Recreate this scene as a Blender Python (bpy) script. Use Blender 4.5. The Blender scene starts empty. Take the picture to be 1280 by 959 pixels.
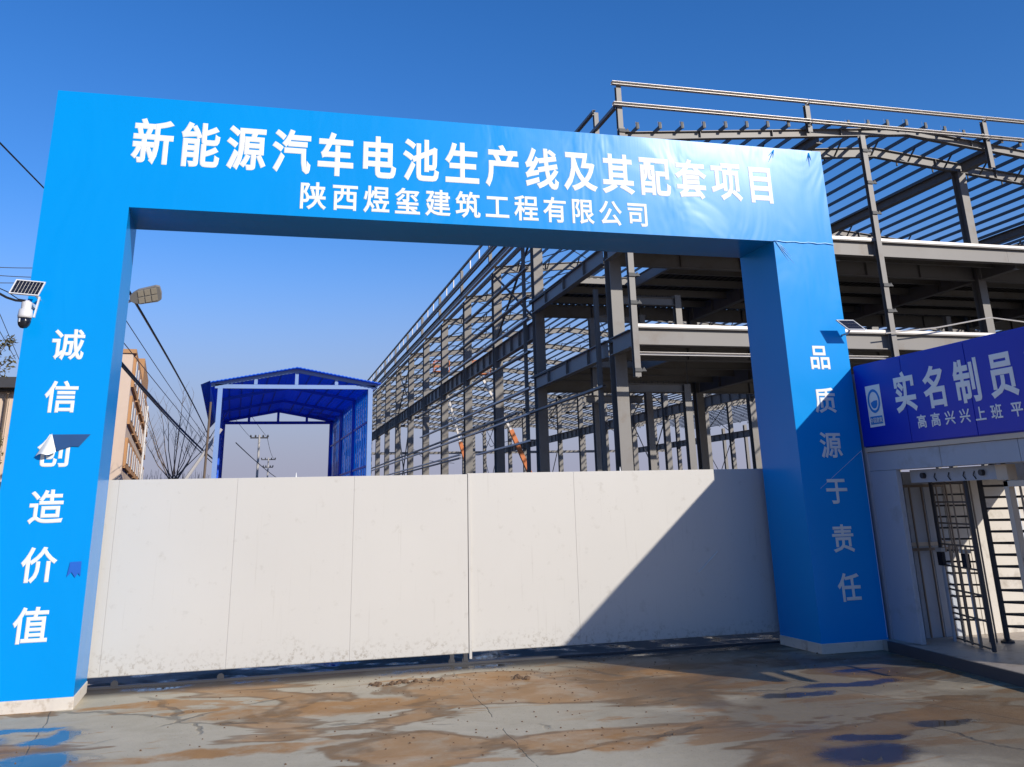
import bpy, math, random
from mathutils import Vector, Matrix
random.seed(7)
SC = bpy.context.scene
COL = SC.collection

# ------------------------------------------------------------------ camera
cam_d = bpy.data.cameras.new("camera"); cam = bpy.data.objects.new("camera", cam_d); COL.objects.link(cam)
AX = Vector((0.964, -0.066, -0.258)); DY = Vector((-0.2655, -0.3249, -0.9076))
AX.normalize(); DY = (DY - AX * DY.dot(AX)).normalized(); UZ = AX.cross(DY)
if UZ.y < 0: UZ = -UZ
# rows of world->camera; world axes expressed in camera space are AX, DY, UZ
cam.matrix_world = Matrix(((AX.x, AX.y, AX.z, 0), (DY.x, DY.y, DY.z, 0), (UZ.x, UZ.y, UZ.z, 1.6), (0, 0, 0, 1)))
cam_d.sensor_width = 36; cam_d.lens = 1192 / 1280 * 36
cam_d.shift_x = (640 - 638) / 1280; cam_d.shift_y = -(479.5 - 214) / 1280
cam_d.clip_start = 0.05; cam_d.clip_end = 6000
SC.camera = cam

# ------------------------------------------------------------------ light
SUN = Vector((0.60, -1.0, 0.51)).normalized()
ELEV = math.asin(SUN.z)
w = bpy.data.worlds.new("World"); SC.world = w; w.use_nodes = True
nt = w.node_tree; nt.nodes.clear()
sky = nt.nodes.new("ShaderNodeTexSky"); sky.sky_type = 'NISHITA'; sky.sun_disc = False
sky.sun_elevation = ELEV; sky.sun_rotation = math.atan2(SUN.x, SUN.y)
sky.air_density = 1.0; sky.dust_density = 0.3; sky.ozone_density = 3.0; sky.altitude = 400
hs = nt.nodes.new("ShaderNodeHueSaturation"); hs.inputs['Saturation'].default_value = 1.27; hs.inputs['Value'].default_value = 1.0
tint = nt.nodes.new("ShaderNodeMix"); tint.data_type = 'RGBA'; tint.blend_type = 'MULTIPLY'; tint.inputs[0].default_value = 1.0; tint.inputs[7].default_value = (1.02, 1.18, 1.52, 1)
tcw = nt.nodes.new("ShaderNodeTexCoord"); spw = nt.nodes.new("ShaderNodeSeparateXYZ"); nt.links.new(tcw.outputs['Generated'], spw.inputs[0])
hz = nt.nodes.new("ShaderNodeMapRange"); hz.interpolation_type = 'SMOOTHERSTEP'; hz.inputs[1].default_value = 0.33; hz.inputs[2].default_value = -0.02; hz.inputs[3].default_value = 0; hz.inputs[4].default_value = 1
nt.links.new(spw.outputs[2], hz.inputs[0])
hm = nt.nodes.new("ShaderNodeMix"); hm.data_type = 'RGBA'; hm.inputs[7].default_value = (3.3, 3.35, 4.5, 1)   # smoggy lavender air low over the horizon
bg = nt.nodes.new("ShaderNodeBackground"); bg.inputs[1].default_value = 0.098
wo = nt.nodes.new("ShaderNodeOutputWorld")
nt.links.new(sky.outputs[0], hs.inputs['Color']); nt.links.new(hs.outputs[0], tint.inputs[6]); nt.links.new(tint.outputs[2], hm.inputs[6]); nt.links.new(hz.outputs[0], hm.inputs[0])
nt.links.new(hm.outputs[2], bg.inputs[0]); nt.links.new(bg.outputs[0], wo.inputs[0])
sd = bpy.data.lights.new("sun", 'SUN'); sd.energy = 4.5; sd.angle = math.radians(0.5); sd.color = (1.0, 0.93, 0.83)
so = bpy.data.objects.new("sun", sd); COL.objects.link(so)
so.rotation_euler = (-SUN).to_track_quat('-Z', 'Y').to_euler()
SC.view_settings.view_transform = 'Standard'; SC.view_settings.look = 'None'
SC.view_settings.exposure = 0.15; SC.view_settings.gamma = 1; SC.view_settings.use_curve_mapping = False

# ------------------------------------------------------------------ materials
def mat(name, col, rough=0.6, metal=0.0, var=0.15, scale=3.0, bump=0.0, bscale=20.0, spec=0.5, dirt=None, dscale=1.2, dlo=0.5, dhi=0.7, stretch=(1, 1, 1), coat=0.0):
    m = bpy.data.materials.new(name); m.use_nodes = True
    t = m.node_tree; N = t.nodes; L = t.links
    b = N['Principled BSDF']
    geo = N.new('ShaderNodeNewGeometry'); mp = N.new('ShaderNodeMapping'); mp.inputs['Scale'].default_value = stretch
    L.new(geo.outputs['Position'], mp.inputs[0])
    n = N.new('ShaderNodeTexNoise'); n.inputs['Scale'].default_value = scale; n.inputs['Detail'].default_value = 6
    L.new(mp.outputs[0], n.inputs['Vector'])
    mx = N.new('ShaderNodeMix'); mx.data_type = 'RGBA'
    c = Vector(col[:3])
    mx.inputs[6].default_value = (*(c * (1 - var)), 1); mx.inputs[7].default_value = (*[min(1, x * (1 + var)) for x in c], 1)
    L.new(n.outputs['Fac'], mx.inputs[0]); out = mx.outputs[2]
    if dirt:
        n2 = N.new('ShaderNodeTexNoise'); n2.inputs['Scale'].default_value = dscale; n2.inputs['Detail'].default_value = 8; n2.inputs['Roughness'].default_value = 0.65
        L.new(mp.outputs[0], n2.inputs['Vector'])
        r = N.new('ShaderNodeMapRange'); r.inputs[1].default_value = dlo; r.inputs[2].default_value = dhi
        L.new(n2.outputs['Fac'], r.inputs[0])
        m2 = N.new('ShaderNodeMix'); m2.data_type = 'RGBA'; m2.inputs[7].default_value = (*dirt, 1)
        L.new(r.outputs[0], m2.inputs[0]); L.new(out, m2.inputs[6]); out = m2.outputs[2]
    L.new(out, b.inputs['Base Color'])
    b.inputs['Roughness'].default_value = rough; b.inputs['Metallic'].default_value = metal
    b.inputs['Specular IOR Level'].default_value = spec
    b.inputs['Coat Weight'].default_value = coat
    if bump:
        nb = N.new('ShaderNodeTexNoise'); nb.inputs['Scale'].default_value = bscale; nb.inputs['Detail'].default_value = 5
        L.new(mp.outputs[0], nb.inputs['Vector'])
        bp = N.new('ShaderNodeBump'); bp.inputs['Strength'].default_value = bump; bp.inputs['Distance'].default_value = 0.02
        L.new(nb.outputs['Fac'], bp.inputs['Height']); L.new(bp.outputs[0], b.inputs['Normal'])
    return m

def math_n(N, L, op, a, b=None, c=None):
    n = N.new('ShaderNodeMath'); n.operation = op
    for i, v in enumerate((a, b, c)):
        if v is None: continue
        if isinstance(v, (int, float)): n.inputs[i].default_value = v
        else: L.new(v, n.inputs[i])
    return n.outputs[0]

def banner_mat():
    m = mat('banner_vinyl', (0.0, 0.245, 0.64), rough=0.25, var=0.06, scale=0.8, spec=0.18)
    N = m.node_tree.nodes; L = m.node_tree.links; b = N['Principled BSDF']
    geo = [n for n in N if n.type == 'NEW_GEOMETRY'][0]
    n1 = N.new('ShaderNodeTexNoise'); n1.inputs['Scale'].default_value = 1.3; n1.inputs['Detail'].default_value = 3; n1.inputs['Distortion'].default_value = 0.8
    mp = N.new('ShaderNodeMapping'); mp.inputs['Scale'].default_value = (1.0, 1.0, 0.5); L.new(geo.outputs['Position'], mp.inputs[0]); L.new(mp.outputs[0], n1.inputs['Vector'])
    mp2 = N.new('ShaderNodeMapping'); mp2.inputs['Scale'].default_value = (26, 1, 1.2); L.new(geo.outputs['Position'], mp2.inputs[0])
    n2 = N.new('ShaderNodeTexNoise'); n2.inputs['Scale'].default_value = 1.0; n2.inputs['Detail'].default_value = 2; L.new(mp2.outputs[0], n2.inputs['Vector'])
    h = math_n(N, L, 'ADD', n1.outputs['Fac'], math_n(N, L, 'MULTIPLY', n2.outputs['Fac'], 0.012))
    bp = N.new('ShaderNodeBump'); bp.inputs['Strength'].default_value = 0.35; bp.inputs['Distance'].default_value = 0.03
    L.new(h, bp.inputs['Height']); L.new(bp.outputs[0], b.inputs['Normal'])
    return m

def ground_mat():
    m = bpy.data.materials.new('wet_muddy_concrete'); m.use_nodes = True
    N = m.node_tree.nodes; L = m.node_tree.links; b = N['Principled BSDF']
    geo = N.new('ShaderNodeNewGeometry'); P = geo.outputs['Position']
    def noise(sc, det=6, ro=0.55, dis=0.0, st=(1, 1, 1), off=(0, 0, 0)):
        mp = N.new('ShaderNodeMapping'); mp.inputs['Scale'].default_value = st; mp.inputs['Location'].default_value = off; L.new(P, mp.inputs[0])
        n = N.new('ShaderNodeTexNoise'); n.inputs['Scale'].default_value = sc; n.inputs['Detail'].default_value = det
        n.inputs['Roughness'].default_value = ro; n.inputs['Distortion'].default_value = dis; L.new(mp.outputs[0], n.inputs['Vector']); return n.outputs['Fac']
    def rng(v, a, c, lo=0, hi=1):
        r = N.new('ShaderNodeMapRange'); r.interpolation_type = 'SMOOTHSTEP'
        for i, x in enumerate((a, c, lo, hi)): r.inputs[i + 1].default_value = x
        L.new(v, r.inputs[0]); return r.outputs[0]
    def mix(f, a, c):
        x = N.new('ShaderNodeMix'); x.data_type = 'RGBA'
        for s, v in ((0, f), (6, a), (7, c)):
            if isinstance(v, tuple): x.inputs[s].default_value = (*v, 1)
            else: L.new(v, x.inputs[s])
        return x.outputs[2]
    sep = N.new('ShaderNodeSeparateXYZ'); L.new(P, sep.inputs[0]); X, Y = sep.outputs[0], sep.outputs[1]
    wx = math_n(N, L, 'MULTIPLY', math_n(N, L, 'SUBTRACT', noise(2.2, 4, off=(7, 1, 0)), 0.5), 0.9)
    wy = math_n(N, L, 'MULTIPLY', math_n(N, L, 'SUBTRACT', noise(2.2, 4, off=(1, 9, 0)), 0.5), 0.9)
    def ell(cx, cy, rx, ry, soft=0.25, warp=1.0):
        dx = math_n(N, L, 'DIVIDE', math_n(N, L, 'SUBTRACT', math_n(N, L, 'MULTIPLY_ADD', wx, warp, X), cx), rx)
        dy = math_n(N, L, 'DIVIDE', math_n(N, L, 'SUBTRACT', math_n(N, L, 'MULTIPLY_ADD', wy, warp * 0.6, Y), cy), ry)
        d = math_n(N, L, 'SQRT', math_n(N, L, 'ADD', math_n(N, L, 'MULTIPLY', dx, dx), math_n(N, L, 'MULTIPLY', dy, dy)))
        return rng(d, 1 + soft, 1 - soft)
    def mx(vs):
        o = vs[0]
        for v in vs[1:]: o = math_n(N, L, 'MAXIMUM', o, v)
        return o
    # dried mud film: contour-like shapes, ochre where thick
    nz = noise(0.62, 5, 0.5, 0.6, st=(0.8, 1.25, 1), off=(3.1, 0.4, 0))
    mud = rng(nz, 0.505, 0.535)
    rim = math_n(N, L, 'MULTIPLY', rng(nz, 0.50, 0.525), rng(nz, 0.565, 0.54))
    mud_ex = mx([ell(0.9, 9.35, 1.0, 0.33), ell(2.75, 9.95, 0.55, 0.33), ell(2.75, 7.25, 0.34, 0.26), ell(-0.75, 10.15, 0.4, 0.16),
                 ell(0.1, 8.0, 0.7, 0.15), ell(3.9, 9.7, 1.1, 0.75), ell(-0.2, 9.65, 0.35, 0.12), ell(-1.75, 8.7, 0.5, 0.2), ell(4.5, 8.9, 0.5, 0.12)])
    mud = math_n(N, L, 'MULTIPLY', math_n(N, L, 'MAXIMUM', math_n(N, L, 'MULTIPLY', mud, 0.85), mud_ex), rng(noise(2.6, 7, 0.7, off=(4, 4, 0)), 0.30, 0.56, 0.35, 1.0))
    dry = mix(noise(3.5, 8, 0.7), (0.37, 0.315, 0.215), (0.56, 0.49, 0.355))
    dry = mix(rng(noise(38, 3, 0.8), 0.60, 0.72), dry, (0.20, 0.17, 0.13))
    ochre = mix(noise(1.6, 6, 0.6, off=(2, 2, 0)), (0.20, 0.10, 0.035), (0.56, 0.30, 0.11))
    col = mix(mud, dry, ochre)
    col = mix(math_n(N, L, 'MULTIPLY', rim, 0.55), col, (0.13, 0.085, 0.045))
    sm = math_n(N, L, 'MULTIPLY', rng(noise(1.7, 6, 0.6, 0.8, st=(0.45, 1.3, 1), off=(6, 2, 0)), 0.55, 0.60), rng(noise(0.5, 2, off=(3, 8, 0)), 0.38, 0.52))
    col = mix(math_n(N, L, 'MULTIPLY', sm, 0.75), col, ochre)
    # booth shadow painted into the ground colour: darker brown and smoother to the right
    shade_tone = math_n(N, L, 'MULTIPLY', rng(noise(0.8, 4, off=(5, 5, 0)), 0.22, 0.5), rng(X, 2.4, 4.0))
    col = mix(math_n(N, L, 'MULTIPLY', shade_tone, 0.72), col, (0.085, 0.06, 0.036))
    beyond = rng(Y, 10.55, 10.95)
    gapn = rng(noise(1.6, 5, 0.6, off=(0, 3, 0)), 0.50, 0.62)
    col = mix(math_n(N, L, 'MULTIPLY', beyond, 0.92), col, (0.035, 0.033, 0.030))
    col = mix(math_n(N, L, 'MULTIPLY', rng(Y, 13, 16), 0.9), col, (0.11, 0.09, 0.065))
    pud = mx([ell(-1.6, 9.36, 0.42, 0.10, .35, .85), ell(-1.16, 9.0, 0.16, 0.30, .35, .85), ell(-1.15, 8.15, 0.28, 0.36, .35, .85), ell(-1.95, 8.9, 0.4, .35, .35, .85),
              ell(5.5, 8.52, 0.50, 0.12, .35, .85), ell(4.75, 8.28, 0.28, 0.10, .35, .85), ell(4.15, 6.35, 0.32, 0.25, .35, .85), ell(4.45, 6.72, 0.25, .10, .35, .85),
              ell(6.0, 9.15, 0.3, 0.07, .35, .85), ell(5.15, 6.9, 0.3, .10, .35, .85), math_n(N, L, 'MULTIPLY', math_n(N, L, 'MULTIPLY', beyond, gapn), rng(Y, 16, 13))])
    film = rng(noise(0.9, 5, 0.6, 0.5, off=(8, 2, 0)), 0.50, 0.60)
    crk = N.new('ShaderNodeTexVoronoi'); crk.feature = 'DISTANCE_TO_EDGE'; crk.inputs['Scale'].default_value = 0.33
    cv = N.new('ShaderNodeVectorMath'); cv.operation = 'ADD'; cc = N.new('ShaderNodeCombineXYZ')
    L.new(math_n(N, L, 'MULTIPLY', wx, 0.35), cc.inputs[0]); L.new(math_n(N, L, 'MULTIPLY', wy, 0.5), cc.inputs[1])
    L.new(P, cv.inputs[0]); L.new(cc.outputs[0], cv.inputs[1]); L.new(cv.outputs[0], crk.inputs['Vector'])
    # expansion joints / cracks
    def joint(cx, slope, y0, wd):
        d = math_n(N, L, 'ABSOLUTE', math_n(N, L, 'SUBTRACT', math_n(N, L, 'MULTIPLY_ADD', wx, 0.12, X), math_n(N, L, 'MULTIPLY_ADD', Y, slope, cx - slope * y0)))
        return rng(d, wd, wd * 0.25)
    jn = mx([math_n(N, L, 'MULTIPLY', joint(2.14, 0.075, 8.6, 0.007), rng(noise(3, 3), 0.42, 0.5)), joint(-1.33, -0.06, 8.8, 0.008), joint(5.1, -0.30, 9.0, 0.009)])
    ck = math_n(N, L, 'MAXIMUM', jn, math_n(N, L, 'MULTIPLY', rng(crk.outputs[0], 0.009, 0.003), rng(noise(0.7, 2), 0.5, 0.58)))
    col = mix(math_n(N, L, 'MULTIPLY', ck, 0.5), col, (0.07, 0.06, 0.045))
    col = mix(math_n(N, L, 'MULTIPLY', pud, 0.8), col, (0.03, 0.028, 0.024))
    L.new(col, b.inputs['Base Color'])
    ro = math_n(N, L, 'SUBTRACT', 0.72, math_n(N, L, 'MULTIPLY', film, 0.26))
    ro = math_n(N, L, 'SUBTRACT', ro, math_n(N, L, 'MULTIPLY', shade_tone, 0.14))
    inv = math_n(N, L, 'SUBTRACT', 1.0, pud)
    ro = math_n(N, L, 'MULTIPLY_ADD', ro, inv, 0.025)
    L.new(ro, b.inputs['Roughness']); L.new(math_n(N, L, 'MULTIPLY_ADD', pud, 0.35, 0.25), b.inputs['Specular IOR Level'])
    bp = N.new('ShaderNodeBump'); bp.inputs['Distance'].default_value = 0.012
    L.new(math_n(N, L, 'MULTIPLY', inv, 0.55), bp.inputs['Strength'])
    hh = math_n(N, L, 'ADD', math_n(N, L, 'MULTIPLY', noise(14, 8, 0.7), 0.6), math_n(N, L, 'MULTIPLY', noise(90, 3, 0.7), 0.25))
    hh = math_n(N, L, 'SUBTRACT', hh, ck)
    L.new(hh, bp.inputs['Height']); L.new(bp.outputs[0], b.inputs['Normal'])
    return m

M = {}
M['banner'] = banner_mat()
M['white_print'] = mat('white_print', (0.66, 0.68, 0.67), 0.5, var=0.04)
M['sign_print'] = mat('sign_print', (0.88, 0.86, 0.82), 0.5, var=0.04)
M['plinth'] = mat('painted_concrete_plinth', (0.56, 0.51, 0.44), 0.8, var=0.08, dirt=(0.25, 0.18, 0.11), dscale=6, dlo=0.55, dhi=0.75, bump=0.2)
M['gate_white'] = mat('white_gate_sheet', (0.50, 0.48, 0.44), 0.40, var=0.04, scale=0.9, bump=0.12, bscale=1.4, dirt=(0.36, 0.335, 0.29), dscale=7, dlo=0.60, dhi=0.85)
def gate_marks(m):
    N = m.node_tree.nodes; L = m.node_tree.links; b = N['Principled BSDF']; src = b.inputs['Base Color'].links[0].from_socket
    geo = [n for n in N if n.type == 'NEW_GEOMETRY'][0]; sp = N.new('ShaderNodeSeparateXYZ'); L.new(geo.outputs['Position'], sp.inputs[0])
    def rg(v, a, c, lo=0, hi=1):
        r = N.new('ShaderNodeMapRange'); r.interpolation_type = 'SMOOTHSTEP'
        for i, x in enumerate((a, c, lo, hi)): r.inputs[i + 1].default_value = x
        L.new(v, r.inputs[0]); return r.outputs[0]
    n = N.new('ShaderNodeTexNoise'); n.inputs['Scale'].default_value = 22; n.inputs['Detail'].default_value = 8; n.inputs['Roughness'].default_value = .75; L.new(geo.outputs['Position'], n.inputs['Vector'])
    n3x = N.new('ShaderNodeTexNoise'); n3x.inputs['Scale'].default_value = 1.7; n3x.inputs['Detail'].default_value = 4; L.new(geo.outputs['Position'], n3x.inputs['Vector'])
    splash = math_n(N, L, 'MULTIPLY', rg(n.outputs['Fac'], .50, .62), rg(math_n(N, L, 'MULTIPLY_ADD', n3x.outputs['Fac'], -.5, sp.outputs[2]), .12, -.16))
    n2 = N.new('ShaderNodeTexNoise'); n2.inputs['Scale'].default_value = 60; n2.inputs['Detail'].default_value = 2; L.new(geo.outputs['Position'], n2.inputs['Vector'])
    n3 = N.new('ShaderNodeTexNoise'); n3.inputs['Scale'].default_value = 1.5; L.new(geo.outputs['Position'], n3.inputs['Vector'])
    spk = math_n(N, L, 'MULTIPLY', rg(n2.outputs['Fac'], .70, .76), math_n(N, L, 'MULTIPLY', rg(n3.outputs['Fac'], .45, .65), rg(sp.outputs[0], 1.0, 6.5, .3, 1)))
    mp = N.new('ShaderNodeMapping'); mp.inputs['Scale'].default_value = (30, 1, 1.2); L.new(geo.outputs['Position'], mp.inputs[0])
    n4 = N.new('ShaderNodeTexNoise'); n4.inputs['Scale'].default_value = 1; n4.inputs['Detail'].default_value = 4; L.new(mp.outputs[0], n4.inputs['Vector'])
    runs = rg(n4.outputs['Fac'], .62, .82, 0, .22)
    f = math_n(N, L, 'MAXIMUM', math_n(N, L, 'MAXIMUM', math_n(N, L, 'MULTIPLY', splash, .55), spk), runs)
    x = N.new('ShaderNodeMix'); x.data_type = 'RGBA'; x.inputs[7].default_value = (.21, .17, .12, 1); L.new(f, x.inputs[0]); L.new(src, x.inputs[6]); L.new(x.outputs[2], b.inputs['Base Color'])
gate_marks(M['gate_white'])
M['steel'] = mat('grey_primed_steel', (0.165, 0.153, 0.140), 0.5, var=0.15, scale=0.7, dirt=(0.13, 0.10, 0.075), dscale=0.8, dlo=0.54, dhi=0.75)
M['purlin'] = mat('purlin_steel', (0.08, 0.08, 0.08), 0.5, var=0.1, metal=0.0)
M['galv'] = mat('galvanised_steel', (0.52, 0.49, 0.46), 0.4, metal=0.25, var=0.08)
M['deck'] = mat('floor_deck_sheet', (0.06, 0.055, 0.048), 0.6, var=0.12, scale=0.4)
M['bolt'] = mat('dark_bracket', (0.05, 0.05, 0.05), 0.6)
M['shed_front'] = mat('pale_blue_paint', (0.17, 0.27, 0.50), 0.45, var=0.08)
M['white_paint'] = mat('white_paint', (0.62, 0.62, 0.62), 0.45, var=0.05)
M['shed_blue'] = mat('blue_painted_steel', (0.01, 0.10, 0.60), 0.45, var=0.12, scale=1.0)
def translucent(name, col, k):
    m = mat(name, col, 0.4, var=0.15, scale=0.9, stretch=(1, .3, .3)); N = m.node_tree.nodes; L = m.node_tree.links
    b = N['Principled BSDF']; o = [n for n in N if n.type == 'OUTPUT_MATERIAL'][0]
    t = N.new('ShaderNodeBsdfTranslucent'); t.inputs[0].default_value = (*[min(1, c * 1.5) for c in col], 1); x = N.new('ShaderNodeMixShader'); x.inputs[0].default_value = k
    L.new(b.outputs[0], x.inputs[1]); L.new(t.outputs[0], x.inputs[2]); L.new(x.outputs[0], o.inputs[0]); return m
M['shed_roof'] = translucent('blue_roof_sheet', (0.006, 0.17, 0.85), .40)
M['shed_wall'] = translucent('blue_wall_sheet', (0.01, 0.34, 0.92), .55)
M['sign_blue'] = mat('sign_blue_face', (0.0, 0.014, 0.46), 0.4, var=0.06)
M['logo_blue'] = mat('logo_blue', (0.02, 0.22, 0.60), 0.5, var=0.03)
M['booth_grey'] = mat('booth_grey_panel', (0.38, 0.41, 0.46), 0.5, var=0.06, bump=0.08, dirt=(0.27, 0.27, 0.26), dscale=3, dlo=0.56, dhi=0.80)
M['booth_beige'] = mat('booth_beige_trim', (0.60, 0.50, 0.38), 0.6, var=0.05)
M['booth_white'] = mat('booth_white_wall', (0.52, 0.48, 0.42), 0.6, var=0.06, dirt=(0.30, 0.26, 0.21), dscale=4, dlo=0.54, dhi=0.75)
M['stainless'] = mat('stainless_tube', (0.22, 0.175, 0.135), 0.4, metal=0.5, var=0.08, dirt=(0.25, 0.12, 0.06), dscale=12, dlo=0.58, dhi=0.75)
M['dark_metal'] = mat('dark_metal', (0.03, 0.03, 0.035), 0.5)
M['platform'] = mat('platform_floor', (0.42, 0.36, 0.30), 0.5, var=0.2, scale=3, dirt=(0.2, 0.14, 0.1), dscale=3)
M['kerb'] = mat('platform_edge', (0.05, 0.052, 0.06), 0.5, var=0.2)
M['device'] = mat('device_black', (0.01, 0.012, 0.02), 0.2)
M['cell'] = mat('solar_cell', (0.012, 0.012, 0.02), 0.15, spec=0.6)
M['cream'] = mat('cream_render', (0.56, 0.43, 0.33), 0.8, var=0.06)
M['brown'] = mat('brown_render', (0.40, 0.21, 0.09), 0.8, var=0.08)
M['window'] = mat('window_glass', (0.10, 0.09, 0.08), 0.1, spec=0.8)
M['bark'] = mat('grey_bark', (0.13, 0.095, 0.07), 0.9, var=0.3)
M['leaf'] = mat('dry_leaf', (0.09, 0.075, 0.025), 0.7, var=0.5, scale=6)
M['cable'] = mat('black_cable', (0.012, 0.012, 0.014), 0.5)
M['cable_thin'] = mat('thin_cable', (0.05, 0.05, 0.06), 0.5)
M['roof_dark'] = mat('dark_roof_tile', (0.035, 0.035, 0.04), 0.7)
M['lamp_grey'] = mat('lamp_housing', (0.22, 0.21, 0.195), 0.5)
M['lens'] = mat('lamp_lens', (0.36, 0.32, 0.25), 0.3)
M['orange'] = mat('orange_paint', (0.50, 0.13, 0.02), 0.45, var=0.1)
M['lime'] = mat('lime_paint', (0.45, 0.55, 0.06), 0.5)
M['concrete'] = mat('pole_concrete', (0.40, 0.38, 0.36), 0.8, var=0.1)
M['navy'] = mat('navy_mark', (0.003, 0.05, 0.17), 0.7, var=0.3)
M['crease'] = mat('vinyl_edge', (0.25, 0.55, 0.92), 0.35)
M['rubble'] = mat('mud_lump', (0.13, 0.08, 0.045), 0.95, var=0.4, scale=20)

# ------------------------------------------------------------------ helpers
OFF = Vector((0, 0, 0))
def tag(o, label=None, cat=None, group=None, kind=None):
    if label: o['label'] = label
    if cat: o['category'] = cat
    if group: o['group'] = group
    if kind: o['kind'] = kind
    return o
def thing(name, label, cat, loc=(0, 0, 0), group=None):
    global OFF
    o = bpy.data.objects.new(name, None); COL.objects.link(o); o.location = loc; o.empty_display_size = 0.3
    OFF = Vector(loc)
    return tag(o, label, cat, group)
def link_mesh(name, me, parent=None, loc=(0, 0, 0), rot=None, m=None):
    o = bpy.data.objects.new(name, me); COL.objects.link(o); o.location = loc
    if rot: o.rotation_euler = rot
    if parent: o.parent = parent
    return o

class MB:
    def __init__(s): s.v = []; s.f = []; s.mi = []; s.cur = 0
    def add(s, vs, fs):
        b = len(s.v); s.v += [tuple(v) for v in vs]; s.f += [tuple(b + i for i in f) for f in fs]; s.mi += [s.cur] * len(fs); return s
    def box(s, x0, x1, y0, y1, z0, z1):
        x0, x1 = min(x0, x1), max(x0, x1); y0, y1 = min(y0, y1), max(y0, y1); z0, z1 = min(z0, z1), max(z0, z1)
        return s.add([(x0, y0, z0), (x1, y0, z0), (x1, y1, z0), (x0, y1, z0), (x0, y0, z1), (x1, y0, z1), (x1, y1, z1), (x0, y1, z1)],
                     [(0, 3, 2, 1), (4, 5, 6, 7), (0, 1, 5, 4), (1, 2, 6, 5), (2, 3, 7, 6), (3, 0, 4, 7)])
    def ext(s, prof, p0, p1, up=(0, 0, 1)):
        """extrude 2D profile (side, up) from p0 to p1"""
        p0 = Vector(p0); p1 = Vector(p1); d = (p1 - p0).normalized(); u = Vector(up)
        sd = d.cross(u).normalized(); u = sd.cross(d).normalized(); n = len(prof)
        vs = [p0 + sd * a + u * b for a, b in prof] + [p1 + sd * a + u * b for a, b in prof]
        fs = [(i, (i + 1) % n, n + (i + 1) % n, n + i) for i in range(n)] + [tuple(range(n))[::-1], tuple(range(n, 2 * n))]
        return s.add(vs, fs)
    def bar(s, p0, p1, wd, ht=None, up=(0, 0, 1)):
        h = (ht or wd) / 2; a = wd / 2
        return s.ext([(-a, -h), (a, -h), (a, h), (-a, h)], p0, p1, up)
    def ibeam(s, p0, p1, wd, ht, tf=0.03, tw=0.02, up=(0, 0, 1)):
        a, h, t = wd / 2, ht / 2, tw / 2
        return s.ext([(-a, -h), (a, -h), (a, -h + tf), (t, -h + tf), (t, h - tf), (a, h - tf), (a, h), (-a, h), (-a, h - tf), (-t, h - tf), (-t, -h + tf), (-a, -h + tf)], p0, p1, up)
    def cbeam(s, p0, p1, wd, ht, t=0.012, up=(0, 0, 1), flip=False):
        a, h = wd / 2, ht / 2; k = -1 if flip else 1
        pr = [(-a, -h), (a, -h), (a, -h + t), (-a + t, -h + t), (-a + t, h - t), (a, h - t), (a, h), (-a, h)]
        pr = [(k * x, y) for x, y in pr]
        if flip: pr = pr[::-1]
        return s.ext(pr, p0, p1, up)
    def tube(s, pts, r, n=6, r1=None):
        pts = [Vector(p) for p in pts]; m = len(pts); r1 = r if r1 is None else r1; vs = []; fs = []
        ref = Vector((0.13, 0.21, 0.97))
        for i, p in enumerate(pts):
            d = (pts[min(i + 1, m - 1)] - pts[max(i - 1, 0)]).normalized()
            if abs(d.dot(ref)) > 0.95: ref = Vector((1, 0.1, 0))
            a = d.cross(ref).normalized(); b2 = d.cross(a)
            rr = r + (r1 - r) * i / max(1, m - 1)
            vs += [p + (a * math.cos(6.28318 * k / n) + b2 * math.sin(6.28318 * k / n)) * rr for k in range(n)]
        for i in range(m - 1):
            fs += [(i * n + k, i * n + (k + 1) % n, (i + 1) * n + (k + 1) % n, (i + 1) * n + k) for k in range(n)]
        fs += [tuple(range(n))[::-1], tuple((m - 1) * n + k for k in range(n))]
        return s.add(vs, fs)
    def lathe(s, c, prof, n=16):
        c = Vector(c); vs = []; fs = []
        for r, z in prof: vs += [c + Vector((r * math.cos(6.28318 * k / n), r * math.sin(6.28318 * k / n), z)) for k in range(n)]
        for i in range(len(prof) - 1): fs += [(i * n + k, i * n + (k + 1) % n, (i + 1) * n + (k + 1) % n, (i + 1) * n + k) for k in range(n)]
        fs += [tuple(range(n))[::-1], tuple((len(prof) - 1) * n + k for k in range(n))]
        return s.add(vs, fs)
    def mesh(s, name, mats, off=None):
        o = OFF if off is None else Vector(off)
        me = bpy.data.meshes.new(name); me.from_pydata([(v[0] - o.x, v[1] - o.y, v[2] - o.z) for v in s.v], [], s.f)
        if not isinstance(mats, (list, tuple)): mats = [mats]
        for m in mats: me.materials.append(m)
        if len(mats) > 1: me.polygons.foreach_set('material_index', s.mi)
        me.update(); return me
    def build(s, name, mats, parent=None, bevel=0, smooth=False):
        if parent is None:
            me = s.mesh(name, mats, (0, 0, 0))
        else: me = s.mesh(name, mats)
        if smooth: me.polygons.foreach_set('use_smooth', [True] * len(me.polygons))
        o = link_mesh(name, me, parent)
        if bevel:
            b = o.modifiers.new('bevel', 'BEVEL'); b.width = bevel; b.segments = 2; b.limit_method = 'ANGLE'
        return o
def box1(name, mats, parent, *a, bevel=0): return MB().box(*a).build(name, mats, parent, bevel)

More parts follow.
